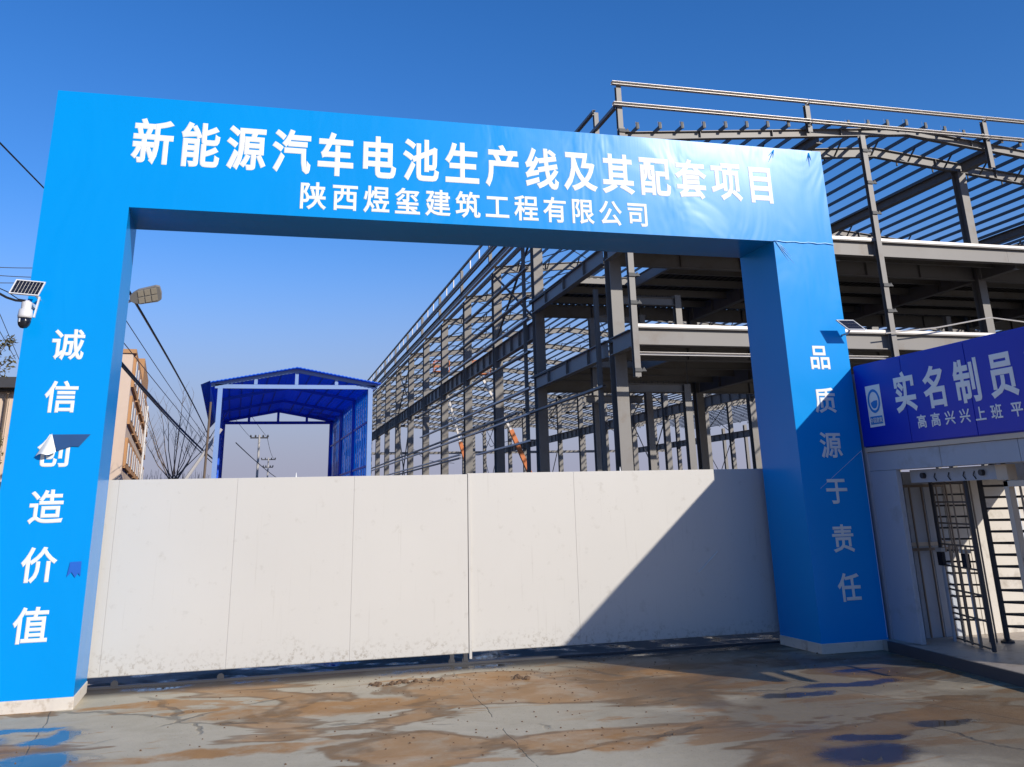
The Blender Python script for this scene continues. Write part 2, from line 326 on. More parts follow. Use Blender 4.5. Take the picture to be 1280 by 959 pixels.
GL = {}
def glyph(ch, cx, cz, wd, ht, mats, parent, plane='y', at=0.0, off=0.020, depth=0.002, name='character', tilt=0):
    """flat printed character; plane 'y' faces -Y and reads along +X, plane 'x' faces -X and reads along -Y"""
    key = (ch, off)
    if key not in GL:
        c = bpy.data.curves.new('glyph', 'FONT'); c.body = ch; c.size = 1; c.bevel_depth = off; c.bevel_resolution = 0; c.resolution_u = 3
        o = bpy.data.objects.new('glyph', c); COL.objects.link(o); bpy.context.view_layer.update()
        me = bpy.data.meshes.new_from_object(o.evaluated_get(bpy.context.evaluated_depsgraph_get()))
        vs = [v.co.copy() for v in me.vertices]
        fs = [tuple(p.vertices) for p in me.polygons if min(vs[i].z for i in p.vertices) > -off * .5]
        used = sorted({i for f in fs for i in f}); ix = {u: k for k, u in enumerate(used)}
        vs = [vs[i] for i in used]; fs = [tuple(ix[i] for i in f) for f in fs]
        bpy.data.objects.remove(o); bpy.data.curves.remove(c); bpy.data.meshes.remove(me); GL[key] = (vs, fs)
    vs, fs = GL[key]
    xs = [v.x for v in vs]; ys = [v.y for v in vs]; mx, my = (min(xs) + max(xs)) / 2, (min(ys) + max(ys)) / 2
    sx = wd / 0.95; sz = ht / 0.95
    if ch in '工上平目口品': mx = 0.5; my = 0.39
    else: mx = 0.5 * (mx + 0.5); my = 0.5 * (my + 0.39)
    P = []
    for v in vs:
        a = (v.x - mx) * sx; b = (v.y - my) * sz
        e = .0022 * v.z / max(off, .005)
        P.append((cx + a, at - e, cz + b) if plane == 'y' else (at - e, cx - a, cz + b))
    mb = MB(); mb.add(P, fs); o = mb.build(name, mats, parent)
    return o

# ------------------------------------------------------------------ ground
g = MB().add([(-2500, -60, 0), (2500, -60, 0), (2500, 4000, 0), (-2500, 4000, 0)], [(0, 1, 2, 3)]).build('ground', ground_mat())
tag(g, kind='structure')

# ------------------------------------------------------------------ entrance arch
YF, YB_ = 10.17, 11.03
XL0, XL1, XR0, XR1 = -2.07, -1.24, 6.265, 7.11
ZL, ZT = 4.62, 5.868
arch = thing('entrance_arch', 'tall bright blue vinyl-clad entrance arch with big white characters across its lintel', 'gate arch', (2.5, 10.6, 0))
lintel = MB()
lintel.box(XL0, XR1, YF, YB_, ZL, ZT)
lint = lintel.build('lintel', M['banner'], arch)
posts = []
for x0, x1 in ((XL0, XL1), (XR0, XR1)):
    p = MB().box(x0, x1, YF, YB_, 0.10, ZL).build('post', M['banner'], arch); posts.append(p)
    MB().box(x0 - 0.008, x1 + 0.008, YF - 0.008, YB_ + 0.008, -0.02, 0.10).build('plinth', M['plinth'], p, bevel=0.008)
for i, ch in enumerate('新能源汽车电池生产线及其配套项目'):
    glyph(ch, -1.075 + i * 0.4835, 5.365, 0.40, 0.50, M['white_print'], lint, at=YF - 0.003, off=.027)
for i, ch in enumerate('陕西煜玺建筑工程有限公司'):
    glyph(ch, 0.630 + i * 0.3485, 4.862, 0.285, 0.31, M['white_print'], lint, at=YF - 0.003)
for i, ch in enumerate('诚信创造价值'):
    glyph(ch, -1.652 - 0.002 * i, 3.19 - i * 0.499, 0.29, 0.295, M['white_print'], posts[0], at=YF - 0.003)
for i, ch in enumerate('品质源于责任'):
    glyph(ch, 6.70, 3.20 - i * 0.51, 0.28, 0.29, M['white_print'], posts[1], at=YF - 0.003)
# torn flap on the left post
y0 = YF - 0.011
MB().add([(-1.690, y0, 2.337), (-1.35, y0, 2.338), (-1.44, y0, 2.225), (-1.50, y0, 2.228), (-1.63, y0, 2.185)], [(0, 4, 3, 2, 1)]).build('dark_mark', M['navy'], posts[0])  # flat dark navy polygon just proud of the post, beside the flap
mb = MB(); nu = 7
def fl(u, v):
    # u down the flap, v across; curls away from the vinyl
    x = -1.69 + u * (-.115 + .175 * v); z = 2.345 - u * (.205 - .03 * v) + .012 * math.sin(7 * v) * u
    return (x, y0 - .004 - .075 * u * math.sin(math.pi * (.12 + .76 * v)) - .008 * math.sin(11 * v + 4 * u) * u, z)
vs = [fl(i / nu, j / nu) for i in range(nu + 1) for j in range(nu + 1)]
mb.add(vs, [(i * (nu + 1) + j, i * (nu + 1) + j + 1, (i + 1) * (nu + 1) + j + 1, (i + 1) * (nu + 1) + j) for i in range(nu) for j in range(nu)])
mb.build('torn_flap', M['white_print'], posts[0], smooth=True)
MB().add([(-1.395, y0, 1.207), (-1.30, y0, 1.21), (-1.296, y0, 1.085), (-1.318, y0, 1.11), (-1.34, y0, 1.075), (-1.375, y0, 1.12), (-1.412, y0, 1.082)], [(0, 6, 5, 4, 3, 2, 1)]).build('dark_mark', mat('deep_blue_mark', (0.002, 0.10, 0.48), 0.5), posts[0])  # small jagged polygon in a deeper blue than the vinyl
# creased vinyl hem over the right post and puckers near its top corner
mb = MB()
random.seed(3)
pts = [(XR0 + (XR1 - XR0) * t / 14, YF - 0.008 - 0.006 * random.random(), ZL + 0.006 * math.sin(t * 1.7)) for t in range(15)]
mb.tube(pts, 0.007, 5)
for a, l in ((-58, .30), (-50, .36), (-42, .27), (-34, .2)):
    r = math.radians(a); mb.tube([(XR0 + .03, YF - .006, ZL - .01), (XR0 + .03 + l * .5 * math.cos(r), YF - .004, ZL - .01 + l * .5 * math.sin(r)), (XR0 + .03 + l * math.cos(r), YF + .002, ZL - .01 + l * math.sin(r))], 0.007, 5, 0.002)
mb.build('hem_crease', M['crease'], lint, smooth=True)
mb = MB()
for cx, k in ((6.42, 1), (6.93, -1)):
    for a, l in ((250, .13), (266, .20), (283, .12)):
        r = math.radians(a + (0 if k < 0 else -25)); mb.tube([(cx, YF - .005, ZT - .03), (cx + l * .5 * math.cos(r), YF - .006, ZT - .03 + l * .5 * math.sin(r)), (cx + l * math.cos(r), YF + .002, ZT - .03 + l * math.sin(r))], 0.006, 5, 0.002)
mb.build('pucker', M['banner'], lint, smooth=True)
# thin white scratch line and edge wear on the right post
mb = MB(); mb.add([(XR1 - .002, YF - .003, 2.12), (6.49, YF - .003, 1.70), (6.492, YF - .003, 1.697), (XR1, YF - .003, 2.115)], [(0, 1, 2, 3)])
mb.add([(XR1 - .012, YF - .003, 2.10), (XR1 - .016, YF - .003, .12), (XR1 - .008, YF - .003, .12), (XR1 - .005, YF - .003, 2.10)], [(0, 1, 2, 3)])
mb.build('scratch', mat('scratch_white', (0.45, 0.55, 0.75), 0.6), posts[1])

# ------------------------------------------------------------------ sliding white gate leaves
def leaf(x0, x1, y, z0, z1, seams, label, extra):
    t = thing('sliding_gate_leaf', label, 'gate leaf', ((x0 + x1) / 2, y, 0), 'white sliding gate leaves')
    xs = [x0] + seams + [x1]
    for a, b in zip(xs[:-1], xs[1:]):
        MB().box(a + .0006, b - .0006, y, y + .04, z0, z1).build('panel', M['gate_white'], t, bevel=0.002)
    MB().box(x0, x1, y + .006, y + .036, z0 - .004, z1 + .003).build('frame', M['gate_white'], t)
    for xx in extra:
        MB().tube([(xx, y + .02, z1), (xx, y + .02, z1 + .05)], .012, 8, .004).build('top_pin', M['white_paint'], t)
    return t
lf = leaf(-2.3, 2.565, 11.15, 0.110, 1.945, [-1.15, 0.04, 1.285], 'left white sheet-metal sliding gate leaf behind the arch, fully in the sun', (0.65,))
for xx in (2.36, 2.51):
    MB().box(xx, xx + .045, 11.16, 11.19, 0.03, .115).build('roller_bracket', M['dark_metal'], lf)
    MB().lathe((0, 0, 0), [(.01, 0), (.01, .01)], 6)
for xx in (2.38, 2.53, 0.0, -1.0):
    w_ = MB()
    for k in range(14):
        a0, a1 = 6.28318 * k / 14, 6.28318 * (k + 1) / 14
        w_.add([(xx, 11.165, .035), (xx + .035 * math.cos(a0), 11.165, .035 + .035 * math.sin(a0)), (xx + .035 * math.cos(a1), 11.165, .035 + .035 * math.sin(a1)),
                (xx, 11.185, .035), (xx + .035 * math.cos(a0), 11.185, .035 + .035 * math.sin(a0)), (xx + .035 * math.cos(a1), 11.185, .035 + .035 * math.sin(a1))],
               [(0, 1, 2), (3, 5, 4), (1, 4, 5, 2)])
    w_.build('roller', M['dark_metal'], lf)
lr = leaf(2.572, 6.45, 11.165, 0.118, 1.955, [3.85], 'right white sheet-metal sliding gate leaf crossed by a big diagonal shadow', (4.45,))
MB().box(2.572, 2.60, 11.145, 11.165, .05, 1.95).build('meeting_stile', M['gate_white'], lr)
MB().tube([(5.35, 11.158, .80), (5.62, 11.157, 1.02)], .006, 5).build('scrape', M['white_print'], lr)

tag(MB().bar((-6, 11.175, .006), (6.4, 11.175, .006), .04, .03).build('gate_track', M['dark_metal']), 'thin rusty steel track in the ground under the sliding gate leaves', 'gate track')
# mud lumps by the meeting point of the leaves
random.seed(11)
for k, (cx, cy, n, lab) in enumerate(((1.62, 10.25, 26, 'small brown heap of mud clods on the concrete left of where the gate leaves meet'), (2.87, 10.05, 8, 'few dark mud clods on the concrete right of where the gate leaves meet'))):
    mb = MB()
    for i in range(n):
        x = cx + random.gauss(0, .14 if k == 0 else .08); y = cy + random.gauss(0, .05); r = random.uniform(.012, .035)
        pr = [(r * .6, -.01), (r, r * .15), (r * .8, r * .6), (r * .25, r * .9)]
        mb.lathe((x, y, 0), pr, 7)
    mb.v = [(a + random.uniform(-.006, .006), b + random.uniform(-.006, .006), c + random.uniform(-.003, .003)) for a, b, c in mb.v]
    tag(mb.build('mud_heap', M['rubble']), lab, 'mud heap', kind='stuff')

random.seed(21)
mb = MB()
for i in range(420):
    x = random.uniform(-1.6, 6.4) if i % 2 else random.gauss(2.5, .8); y = random.uniform(7.0, 10.7) if i % 3 else random.gauss(10.4, .25); r = random.uniform(.003, .010)
    mb.lathe((x, y, 0), [(r, -.002), (r * .9, r * .5), (r * .3, r * .9)], 5)
tag(mb.build('gravel', M['rubble']), 'loose grit and tiny stones scattered on the concrete before the gate', 'gravel', kind='stuff')

# ------------------------------------------------------------------ solar panels and camera
def solar(loc, ux, uy, n_c, n_r, label):
    """corner loc, edge vectors ux (right) and uy (down the slope)"""
    t = thing('solar_panel', label, 'solar panel', loc, 'small solar panels on the arch')
    loc = Vector(loc); ux = Vector(ux); uy = Vector(uy); nrm = ux.cross(uy).normalized()
    if nrm.z < 0: nrm = -nrm
    def quadbox(a0, a1, b0, b1, h0, h1, mb):
        vs = [loc + ux * a + uy * b + nrm * h for h in (h0, h1) for a, b in ((a0, b0), (a1, b0), (a1, b1), (a0, b1))]
        mb.add(vs, [(0, 1, 2, 3), (7, 6, 5, 4), (0, 4, 5, 1), (1, 5, 6, 2), (2, 6, 7, 3), (3, 7, 4, 0)])
    mb = MB(); e = 0.04
    quadbox(0, 1, 0, e * 1.5, -.012, .006, mb); quadbox(0, 1, 1 - e * 1.5, 1, -.012, .006, mb); quadbox(0, e, e * 1.5, 1 - e * 1.5, -.012, .006, mb); quadbox(1 - e, 1, e * 1.5, 1 - e * 1.5, -.012, .006, mb)
    mb.build('frame', M['white_paint'], t)
    mb = MB(); quadbox(e, 1 - e, e * 1.5, 1 - e * 1.5, -.008, -.002, mb); mb.build('backsheet', M['sign_print'], t)
    mb = MB()
    for i in range(n_c):
        for j in range(n_r):
            a0 = e + (1 - 2 * e) * (i + .06) / n_c; a1 = e + (1 - 2 * e) * (i + .94) / n_c
            b0 = e * 1.5 + (1 - 3 * e) * (j + .03) / n_r; b1 = e * 1.5 + (1 - 3 * e) * (j + .97) / n_r
            quadbox(a0, a1, b0, b1, -.001, .002, mb)
    o = mb.build('cells', M['cell'], t); tag(o, kind='stuff')
    return t
t = solar((-2.146, 9.93, 3.765), (0.262, 0, -0.018), (-0.037, -0.06, -0.148), 8, 3, 'small tilted solar panel above the security camera on the left post')
MB().tube([(-2.0, 9.95, 3.67), (-1.96, 10.05, 3.62), (-1.96, YF, 3.62)], .012, 8).build('bracket', M['galv'], t)
t = solar((6.868, 9.98, 3.615), (0.236, 0, 0.004), (0.115, -0.06, -0.125), 8, 3, 'small solar panel sticking out from the right post above the blue sign')
MB().tube([(7.05, 9.97, 3.53), (7.06, 10.05, 3.47), (7.06, YF, 3.47)], .012, 8).build('bracket', M['galv'], t)
t = thing('security_camera', 'white dome security camera with black globe hanging from the left post', 'security camera', (-2.02, 9.9, 3.3))
cx, cy = -2.018, 9.9
MB().lathe((cx, cy, 3.47), [(.045, .0), (.047, .05), (.047, .07)], 20).build('neck', M['white_paint'], t, smooth=False)
MB().lathe((cx, cy, 3.388), [(.062, 0), (.066, .02), (.06, .082)], 24).build('housing', M['white_paint'], t, smooth=True)
MB().lathe((cx, cy, 3.29), [(.002, 0), (.03, .006), (.05, .03), (.058, .06), (.06, .098)], 24).build('dome', M['device'], t, smooth=True)
MB().lathe((cx - .03, cy - .04, 3.345), [(.012, 0), (.014, .03), (.01, .035)], 10).build('lens', M['white_paint'], t)
MB().bar((cx, cy, 3.545), (cx + .02, YF, 3.545), .035, .03).build('bracket', M['white_paint'], t)
MB().bar((cx + .075, cy + .02, 3.40), (cx + .10, cy + .02, 3.60), .014, .03, up=(0, 1, 0)).build('antenna', M['white_paint'], t)
random.seed(5)
def cable(name, label, pts, r, m, sag=0.0, n=16, cat='cable', group=None):
    if len(pts) == 2:
        a, b = Vector(pts[0]), Vector(pts[1]); L = (b - a).length
        pts = [a.lerp(b, i / n) - Vector((0, 0, sag * 4 * (i / n) * (1 - i / n))) for i in range(n + 1)]
    return tag(MB().tube(pts, r, 5).build(name, m), label, cat, group)
cable('cable', 'thick black cable looping into the security camera from the left', [(-2.55, 9.9, 3.78), (-2.35, 9.9, 3.66), (-2.2, 9.9, 3.58), (-2.12, 9.9, 3.555), (-2.04, 9.9, 3.55)], .012, M['cable'])
cable('cable', 'thin black cable from beside the camera up to the small solar panel', [(-2.35, 9.9, 3.70), (-2.2, 9.9, 3.635), (-2.1, 9.9, 3.57), (-2.03, 9.9, 3.56)], .005, M['cable'])

# ------------------------------------------------------------------ turnstile booth
booth = thing('turnstile_booth', 'grey entrance booth with a long blue lettered signboard beside the right post', 'booth', (8.2, 8.0, 0))
X0 = 7.13
sign = MB().box(X0 + .02, X0 + .16, 10.15, 5.2, 2.14, 3.09).build('signboard', M['sign_blue'], booth)
seamY = [10.15, 9.27, 8.25, 7.22, 6.2, 5.2]
for a, b in zip(seamY[:-1], seamY[1:]):
    MB().box(X0 - .004, X0 + .018, b + .004, a - .004, 2.15, 3.08).build('sign_panel', M['sign_blue'], sign, bevel=.004)
for i, ch in enumerate('实名制员工通道'):
    glyph(ch, 9.262 - i * .492, 2.690, .365, .425, M['sign_print'], sign, 'x', X0 - .007, off=.028)
ys = [9.054 - .2215 * i for i in range(6)] + [7.68 - .2215 * i for i in range(6)]
for y, ch in zip(ys, '高高兴兴上班平平安安下班'):
    glyph(ch, y, 2.352, .150, .138, M['sign_print'], sign, 'x', X0 - .007, off=.022)
# emblem
MB().add([(X0 - .0065, 9.965, 2.825), (X0 - .0065, 9.965, 2.355), (X0 - .0065, 9.69, 2.36), (X0 - .0065, 9.69, 2.825)], [(0, 1, 2, 3)]).build('emblem_plate', M['sign_print'], sign)
def ring(cy, cz, ry, rz, iy, iz, xx, n=28, a0=0, a1=6.28318):
    mb = MB(); vs = []
    for k in range(n + 1):
        a = a0 + (a1 - a0) * k / n
        vs += [(xx, cy - ry * math.cos(a), cz + rz * math.sin(a)), (xx, cy - iy * math.cos(a), cz + iz * math.sin(a))]
    mb.add(vs, [(2 * k, 2 * k + 1, 2 * k + 3, 2 * k + 2) for k in range(n)]); return mb
e = ring(9.83, 2.645, .115, .135, .085, .105, X0 - .009)
vs = [(X0 - .009, 9.83 - .062 * math.cos(a), 2.63 + (.02 if k in (0,) else 0) - .07 * math.sin(a)) for k, a in enumerate([3.14159 * j / 12 for j in range(13)])]
e.add(vs + [(X0 - .009, 9.83, 2.65)], [tuple(range(13)) + (13,)])
e.build('emblem', M['logo_blue'], sign)
MB().add([(X0 - .009, 9.94, 2.475), (X0 - .009, 9.94, 2.385), (X0 - .009, 9.715, 2.385), (X0 - .009, 9.715, 2.475)], [(0, 1, 2, 3)]).build('emblem_band', M['logo_blue'], sign)
for i, ch in enumerate('中国建筑'):
    glyph(ch, 9.912 - i * .056, 2.43, .050, .060, M['sign_print'], sign, 'x', X0 - .012, off=.006)
for a, b in ((10.15, 8.9), (8.9, 7.79), (7.79, 6.6), (6.6, 5.2)):
    MB().box(X0 + .03, X0 + .16, a - .003, b + .003, 1.875, 2.085).build('fascia_panel', M['booth_grey'], booth, bevel=.004)
MB().box(X0 + .01, X0 + .18, 10.15, 5.2, 2.088, 2.137).build('fascia_trim', M['booth_beige'], booth)
MB().box(X0 + .19, 9.0, 10.15, 5.2, 2.14, 2.22).build('roof', M['booth_grey'], booth)
for a, b in ((10.14, 9.66), (11.4, 10.145)):
    MB().box(X0 + .02, X0 + .08, b, a, .0 if a > 11 else .10, 1.872 if a < 11 else 3.0).build('wall_panel', M['booth_grey'], booth, bevel=.003)
# inner return wall of vertical panels with punched edge strip
for k in range(5):
    xa = 7.24 + k * .26
    MB().box(xa + .004, xa + .256, 10.04, 10.09, .10, 1.86).build('wall_panel', M['booth_grey'] if k < 3 else M['booth_white'], booth, bevel=.004)
mb = MB()
for k in range(24):
    z = .2 + k * .068; mb.box(X0 + .085, X0 + .092, 9.74, 9.765, z, z + .025)
mb.box(X0 + .082, X0 + .11, 9.70, 9.80, 1.08, 1.12)
tag(mb.build('edge_holes', M['dark_metal'], booth), kind='stuff')
MB().box(7.24, 8.1, 10.02, 10.04, 1.05, 1.09).build('rail', M['booth_beige'], booth)
# beyond the booth
MB().box(8.55, 12.5, 10.04, 10.10, .10, 1.86).build('wall_panel', M['booth_white'], booth)
# header, lamps, jamb frame
hd = MB().box(7.30, 7.38, 9.62, 8.28, 1.73, 1.866).build('header_beam', M['booth_grey'], booth)
MB().box(7.27, 7.38, 8.27, 8.12, 1.72, 1.866).build('header_end', M['booth_beige'], booth)
for y in (9.38, 8.48):
    mb = MB(); mb.ext([(.03 * math.cos(k * .524), .03 * math.sin(k * .524)) for k in range(12)], (7.30, y, 1.80), (7.26, y, 1.80)); mb.build('speaker', M['dark_metal'], hd)
for y in (9.2, 8.98, 8.75, 8.6):
    MB().tube([(7.298, y, 1.82), (7.285, y + .01, 1.78), (7.297, y - .01, 1.74)], .006, 5).build('wire_hook', M['cable'], hd)
MB().box(7.42, 8.4, 8.05, 7.7, 1.72, 1.87).build('dark_opening', M['dark_metal'], booth)  # dark block standing in for the unlit opening above the door
for (ya, yb, za, zb) in ((8.12, 8.06, .10, 1.71), (8.12, 5.5, 1.655, 1.71)):
    MB().box(7.20, 7.27, ya, yb, za, zb).build('door_frame', M['booth_beige'], booth, bevel=.003)
for k in range(9):
    y = 7.95 - k * .13; MB().tube([(7.235, y, .12), (7.235, y, 1.655)], .011, 8).build('door_bar', M['stainless'], booth)
MB().bar((7.235, 8.06, 1.0), (7.235, 6.8, 1.0), .03, .03).build('door_rail', M['stainless'], booth)
# platform
pl = MB(); top = [(7.02, 10.02), (6.45, 5.0), (12.5, 5.0), (12.5, 10.15), (7.02, 10.15)]
pl.add([(x, y, .1) for x, y in top] + [(x, y, -.02) for x, y in top], [(0, 1, 2, 3, 4), (9, 8, 7, 6, 5)] + [(i, i + 5, (i + 1) % 5 + 5, (i + 1) % 5) for i in range(5)])
plo = pl.build('platform', M['platform'], booth)
MB().bar((6.999, 10.02, .052), (6.430, 5.0, .052), .03, .108).build('platform_edge', M['kerb'], plo)
# posts at the back of the booth (its open side lets the sun in)
for x, y in ((8.95, 10.0), (8.95, 5.3), (8.95, 7.2)):
    MB().box(x, x + .08, y, y + .08, .10, 2.14).build('corner_post', M['booth_grey'], booth)
MB().box(8.95, 9.0, 5.2, 8.25, .10, 2.14).build('wall_panel', M['booth_grey'], booth)  # unseen side wall, added to keep the sun off the inner panels
MB().box(8.95, 9.0, 8.255, 10.15, 1.72, 2.13).build('shade_fascia', M['booth_grey'], booth)  # added under the roof edge to lower the shadow line inside the booth
# turnstile
ts = thing('turnstile', 'full height dark steel turnstile with rows of horizontal bars inside the booth', 'turnstile', (8.02, 9.40, .1))
MB().tube([(8.02, 9.40, .1), (8.02, 9.40, 1.86)], .030, 12).build('rotor_post', M['dark_metal'], ts)
MB().lathe((8.02, 9.40, .1), [(.07, 0), (.07, .02), (.03, .04)], 12).build('rotor_base', M['dark_metal'], ts)
for k in range(13):
    z = .26 + k * .118
    for dx, dy in ((.55, -.30), (.30, -.52)):
        MB().tube([(8.02, 9.40, z), (8.02 + dx, 9.40 + dy, z)], .0125, 8).build('rotor_bar', M['dark_metal'], ts)
for k in range(13):
    z = .30 + k * .118
    MB().tube([(7.72, 9.86, z), (7.98, 9.60, z)], .010, 8).build('comb_bar', M['dark_metal'], ts)
for x, y in ((7.90, 9.52), (7.95, 9.48), (7.80, 9.70), (7.72, 9.86)):
    MB().tube([(x, y, .1), (x, y, 1.80)], .010, 8).build('guard_post', M['stainless'], ts)
for k in range(4):
    MB().tube([(7.33 + k * .16, 9.93, .12), (7.33 + k * .16, 9.93, 1.70)], .012, 8).build('guard_bar', M['stainless'], ts)
MB().bar((7.28, 9.93, 1.70), (7.95, 9.93, 1.70), .02, .03).build('guard_rail', M['stainless'], ts)
MB().bar((7.28, 9.93, 1.02), (7.95, 9.93, 1.02), .02, .03).build('guard_rail', M['stainless'], ts)
# barred leaf standing open on the platform
lg = thing('barred_gate', 'open barred stainless gate leaf standing on the booth platform', 'barred gate', (7.55, 9.3, .1))
A, B = Vector((7.69, 9.80, 0)), Vector((7.40, 8.88, 0))
for k, f in enumerate((0, .26, .46, .70, 1.0)):
    p = A.lerp(B, f); MB().tube([(p.x, p.y, .11), (p.x, p.y, 1.08 if k in (1, 2, 3) else 1.74)], .022 if k in (0, 4) else .013, 8).build('bar', M['stainless'] if k not in (0, 4) else M['dark_metal'], lg)
for k, f in enumerate((.14, .36, .58)):
    p = A.lerp(B, f); MB().tube([(p.x, p.y, 1.0), (p.x, p.y, 1.72)], .009, 8).build('bar', M['stainless'], lg)
for z in (.13, .38, .62, .86, 1.08, 1.30, 1.52, 1.72):
    MB().bar((A.x, A.y, z), (B.x, B.y, z), .012, .018).build('cross_rail', M['stainless'], lg)
for lab, (x, y) in (('left of two dark face readers on stands inside the booth opening', (7.62, 9.72)), ('right of two dark face readers on stands inside the booth opening, behind the barred gate', (7.56, 9.26))):
    d = thing('face_reader', lab, 'face reader', (x, y, .1), 'face readers at the turnstile')
    MB().tube([(x, y, .1), (x, y, .9)], .018, 8).build('stand', M['booth_grey'], d)
    MB().box(x - .03, x + .02, y - .04, y + .04, .86, 1.0).build('screen', M['device'], d, bevel=.005)
    MB().box(x - .035, x + .03, y - .05, y + .05, 1.003, 1.04).build('hood', M['booth_white'], d)

# ------------------------------------------------------------------ steel frame factory
K = .0236
def sx(Y, x=14.55): return x + K * (Y - 34)
bays = [37.2, 49.0, 58.6, 68.0, 77.3, 86.6, 95.9, 105.2, 114.5, 123.8, 133.1, 142.4, 151.7, 161.0, 170.3, 179.6, 188.9, 198.2]
YE = 198.2
fac = thing('steel_frame_factory', 'huge unfinished grey steel-frame factory building with bare roof purlins and open floors', 'building', (15, 37, 0))
S = M['steel']
lines = [15.0 + 9.35 * i for i in range(10)]        # column lines
def roofz(x):
    p = 28.05; d = (x - 14.9) % p
    return 16.28 + 1.35 * (d / 14.0 if d < 14.02 else (28.05 - d) / 14.03)
# columns
colm = {}
def column(x, y, h, w_=.50, d_=.55, mt=None, name='column'):
    key = (round(h, 1), w_, d_, name)
    if key not in colm:
        mb = MB(); mb.ibeam((0, 0, 0), (0, 0, key[0]), w_, d_, .035, .025, up=(0, 1, 0))
        colm[key] = mb.mesh(name, mt or S, (0, 0, 0))
    return link_mesh(name, colm[key], fac, Vector((x, y, 0)) - OFF)
HALL = [(15.0, K), (42.98, K * .5), (71.03, 0.0), (99.0, 0.0)]      # column rows of the long hall
for j, Y in enumerate(bays):
    if j < 2:
        for i in range(5): column(lines[i] + (K * (Y - 37) if i == 0 else 0), Y, roofz(lines[i]) - .35, *((.52, .60) if i == 0 else (.42, .50)))
    else:
        for i, (x, kk) in enumerate(HALL): column(x + kk * (Y - 37), Y, roofz(x) - .35, *((.52, .60) if i == 0 else (.55, .62)))
# rafters (half spans), first set overhangs at the front edge
halfs = [(14.9 + 14.02 * k, 14.9 + 14.02 * (k + 1)) for k in range(6)]
rafm = {}
def rafter(x0, x1, y, h=.50, xs=0.0):
    key = (round(x0, 1), h)
    if key not in rafm:
        mb = MB(); z0, z1 = roofz(x0 + .001), roofz(x1 - .001)
        mb.ibeam((0, 0, z0 - h / 2), (x1 - x0 - .01, 0, z1 - h / 2), .26, h, .03, .02)
        for t_ in (.25, .5, .75):
            xx = (x1 - x0) * t_; zz = z0 + (z1 - z0) * t_; mb.box(xx - .01, xx + .01, -.12, .12, zz - h + .03, zz - .03)
        rafm[key] = mb.mesh('rafter', S, (0, 0, 0))
    return link_mesh('rafter', rafm[key], fac, Vector((x0 + xs, y, 0)) - OFF)
for j, Y in enumerate([34.62] + bays):
    for k, (a, b) in enumerate(halfs):
        if j < 3 and k > 2: continue
        if j > 9 and k > 4: continue
        rafter(a, b, Y, .36 if j == 0 else .48, xs=K * (Y - 37) * max(0, 1 - k / 4))
# purlins along the length
npl = 0
x = 15.35
while x < 98:
    z = roofz(x) + .13
    kk = K * max(0, 1 - (x - 15) / 56)
    if x < 55: ya, xa = 34.2, x
    else: ya, xa = 67, x + kk * 30
    mb = MB(); mb.bar((xa, ya, z), (x + kk * (YE - 37), YE, z - .02), .05, .17)
    mb.build('purlin', M['purlin'], fac); x += 1.03; npl += 1
# cleats at the front rafter, fly braces and bracing rods
mb = MB(); mb2 = MB(); x = 15.35
while x < 44:
    z = roofz(x)
    mb.box(x - .10, x + .02, 34.20, 34.26, z + .01, z + .30)
    mb2.tube([(x + .0, 34.5, z + .24), (x + .0, 34.5, z + .46)], .008, 4); x += 1.03
mb.build('purlin_cleat', M['bolt'], fac)['kind'] = 'stuff'
mb2.build('purlin_stud', M['galv'], fac)['kind'] = 'stuff'
for j, Y in enumerate(bays):
    mb = MB(); x = 16.4; xs = K * (Y - 37)
    while x < 98:
        z = roofz(x)
        for s in (-1, 1): mb.bar((x + xs, Y, z - .46), (x + xs, Y + s * .75, z + .1), .06)
        mb.bar((x + xs, Y + .75, z - .35), (x + xs, Y + .75, z + .1), .06, up=(0, 1, 0))
        x += 2.06
    mb.build('fly_braces', M['bolt'], fac)['kind'] = 'stuff'
def rod(p0, p1, r=.03, m=None): return MB().tube([p0, p1], r, 5).build('bracing_rod', m or M['bolt'], fac)
for j in range(1, 14, 1):
    Y0, Y1 = bays[j], bays[j + 1]
    for xa, xb in ((15.2, 22), (22, 28.9), (28.9, 36), (43.2, 50), (57.2, 64)):
        if (j % 2 == 0) and xa > 20: continue
        z0, z1 = roofz(xa) - .25, roofz(xb) - .25; s0, s1 = K * (Y0 - 37), K * (Y1 - 37)
        rod((xa + s0, Y0, z0), (xb + s1, Y1, z1)); rod((xb + s0, Y0, z1), (xa + s1, Y1, z0))
# struts between frames + longitudinal roof beams
for x, kk in HALL[:3] + [(28.92, K * .75), (57.0, K * .25)]:
    z = roofz(x) - .45
    for a, b in zip(bays[1:-1], bays[2:]):
        MB().tube([(x + kk * (a - 37), a + .25, z), (x + kk * (b - 37), b - .25, z)], .08, 8).build('strut', S, fac)
for i in (1, 2, 3, 4):
    x = lines[i]; z = roofz(x) - .35
    for a, b in ((34.5, 37.2), (37.2, 49.0)): MB().ibeam((x, a + .3, z), (x, b - .3, z), .30, .46).build('tie_beam', S, fac)
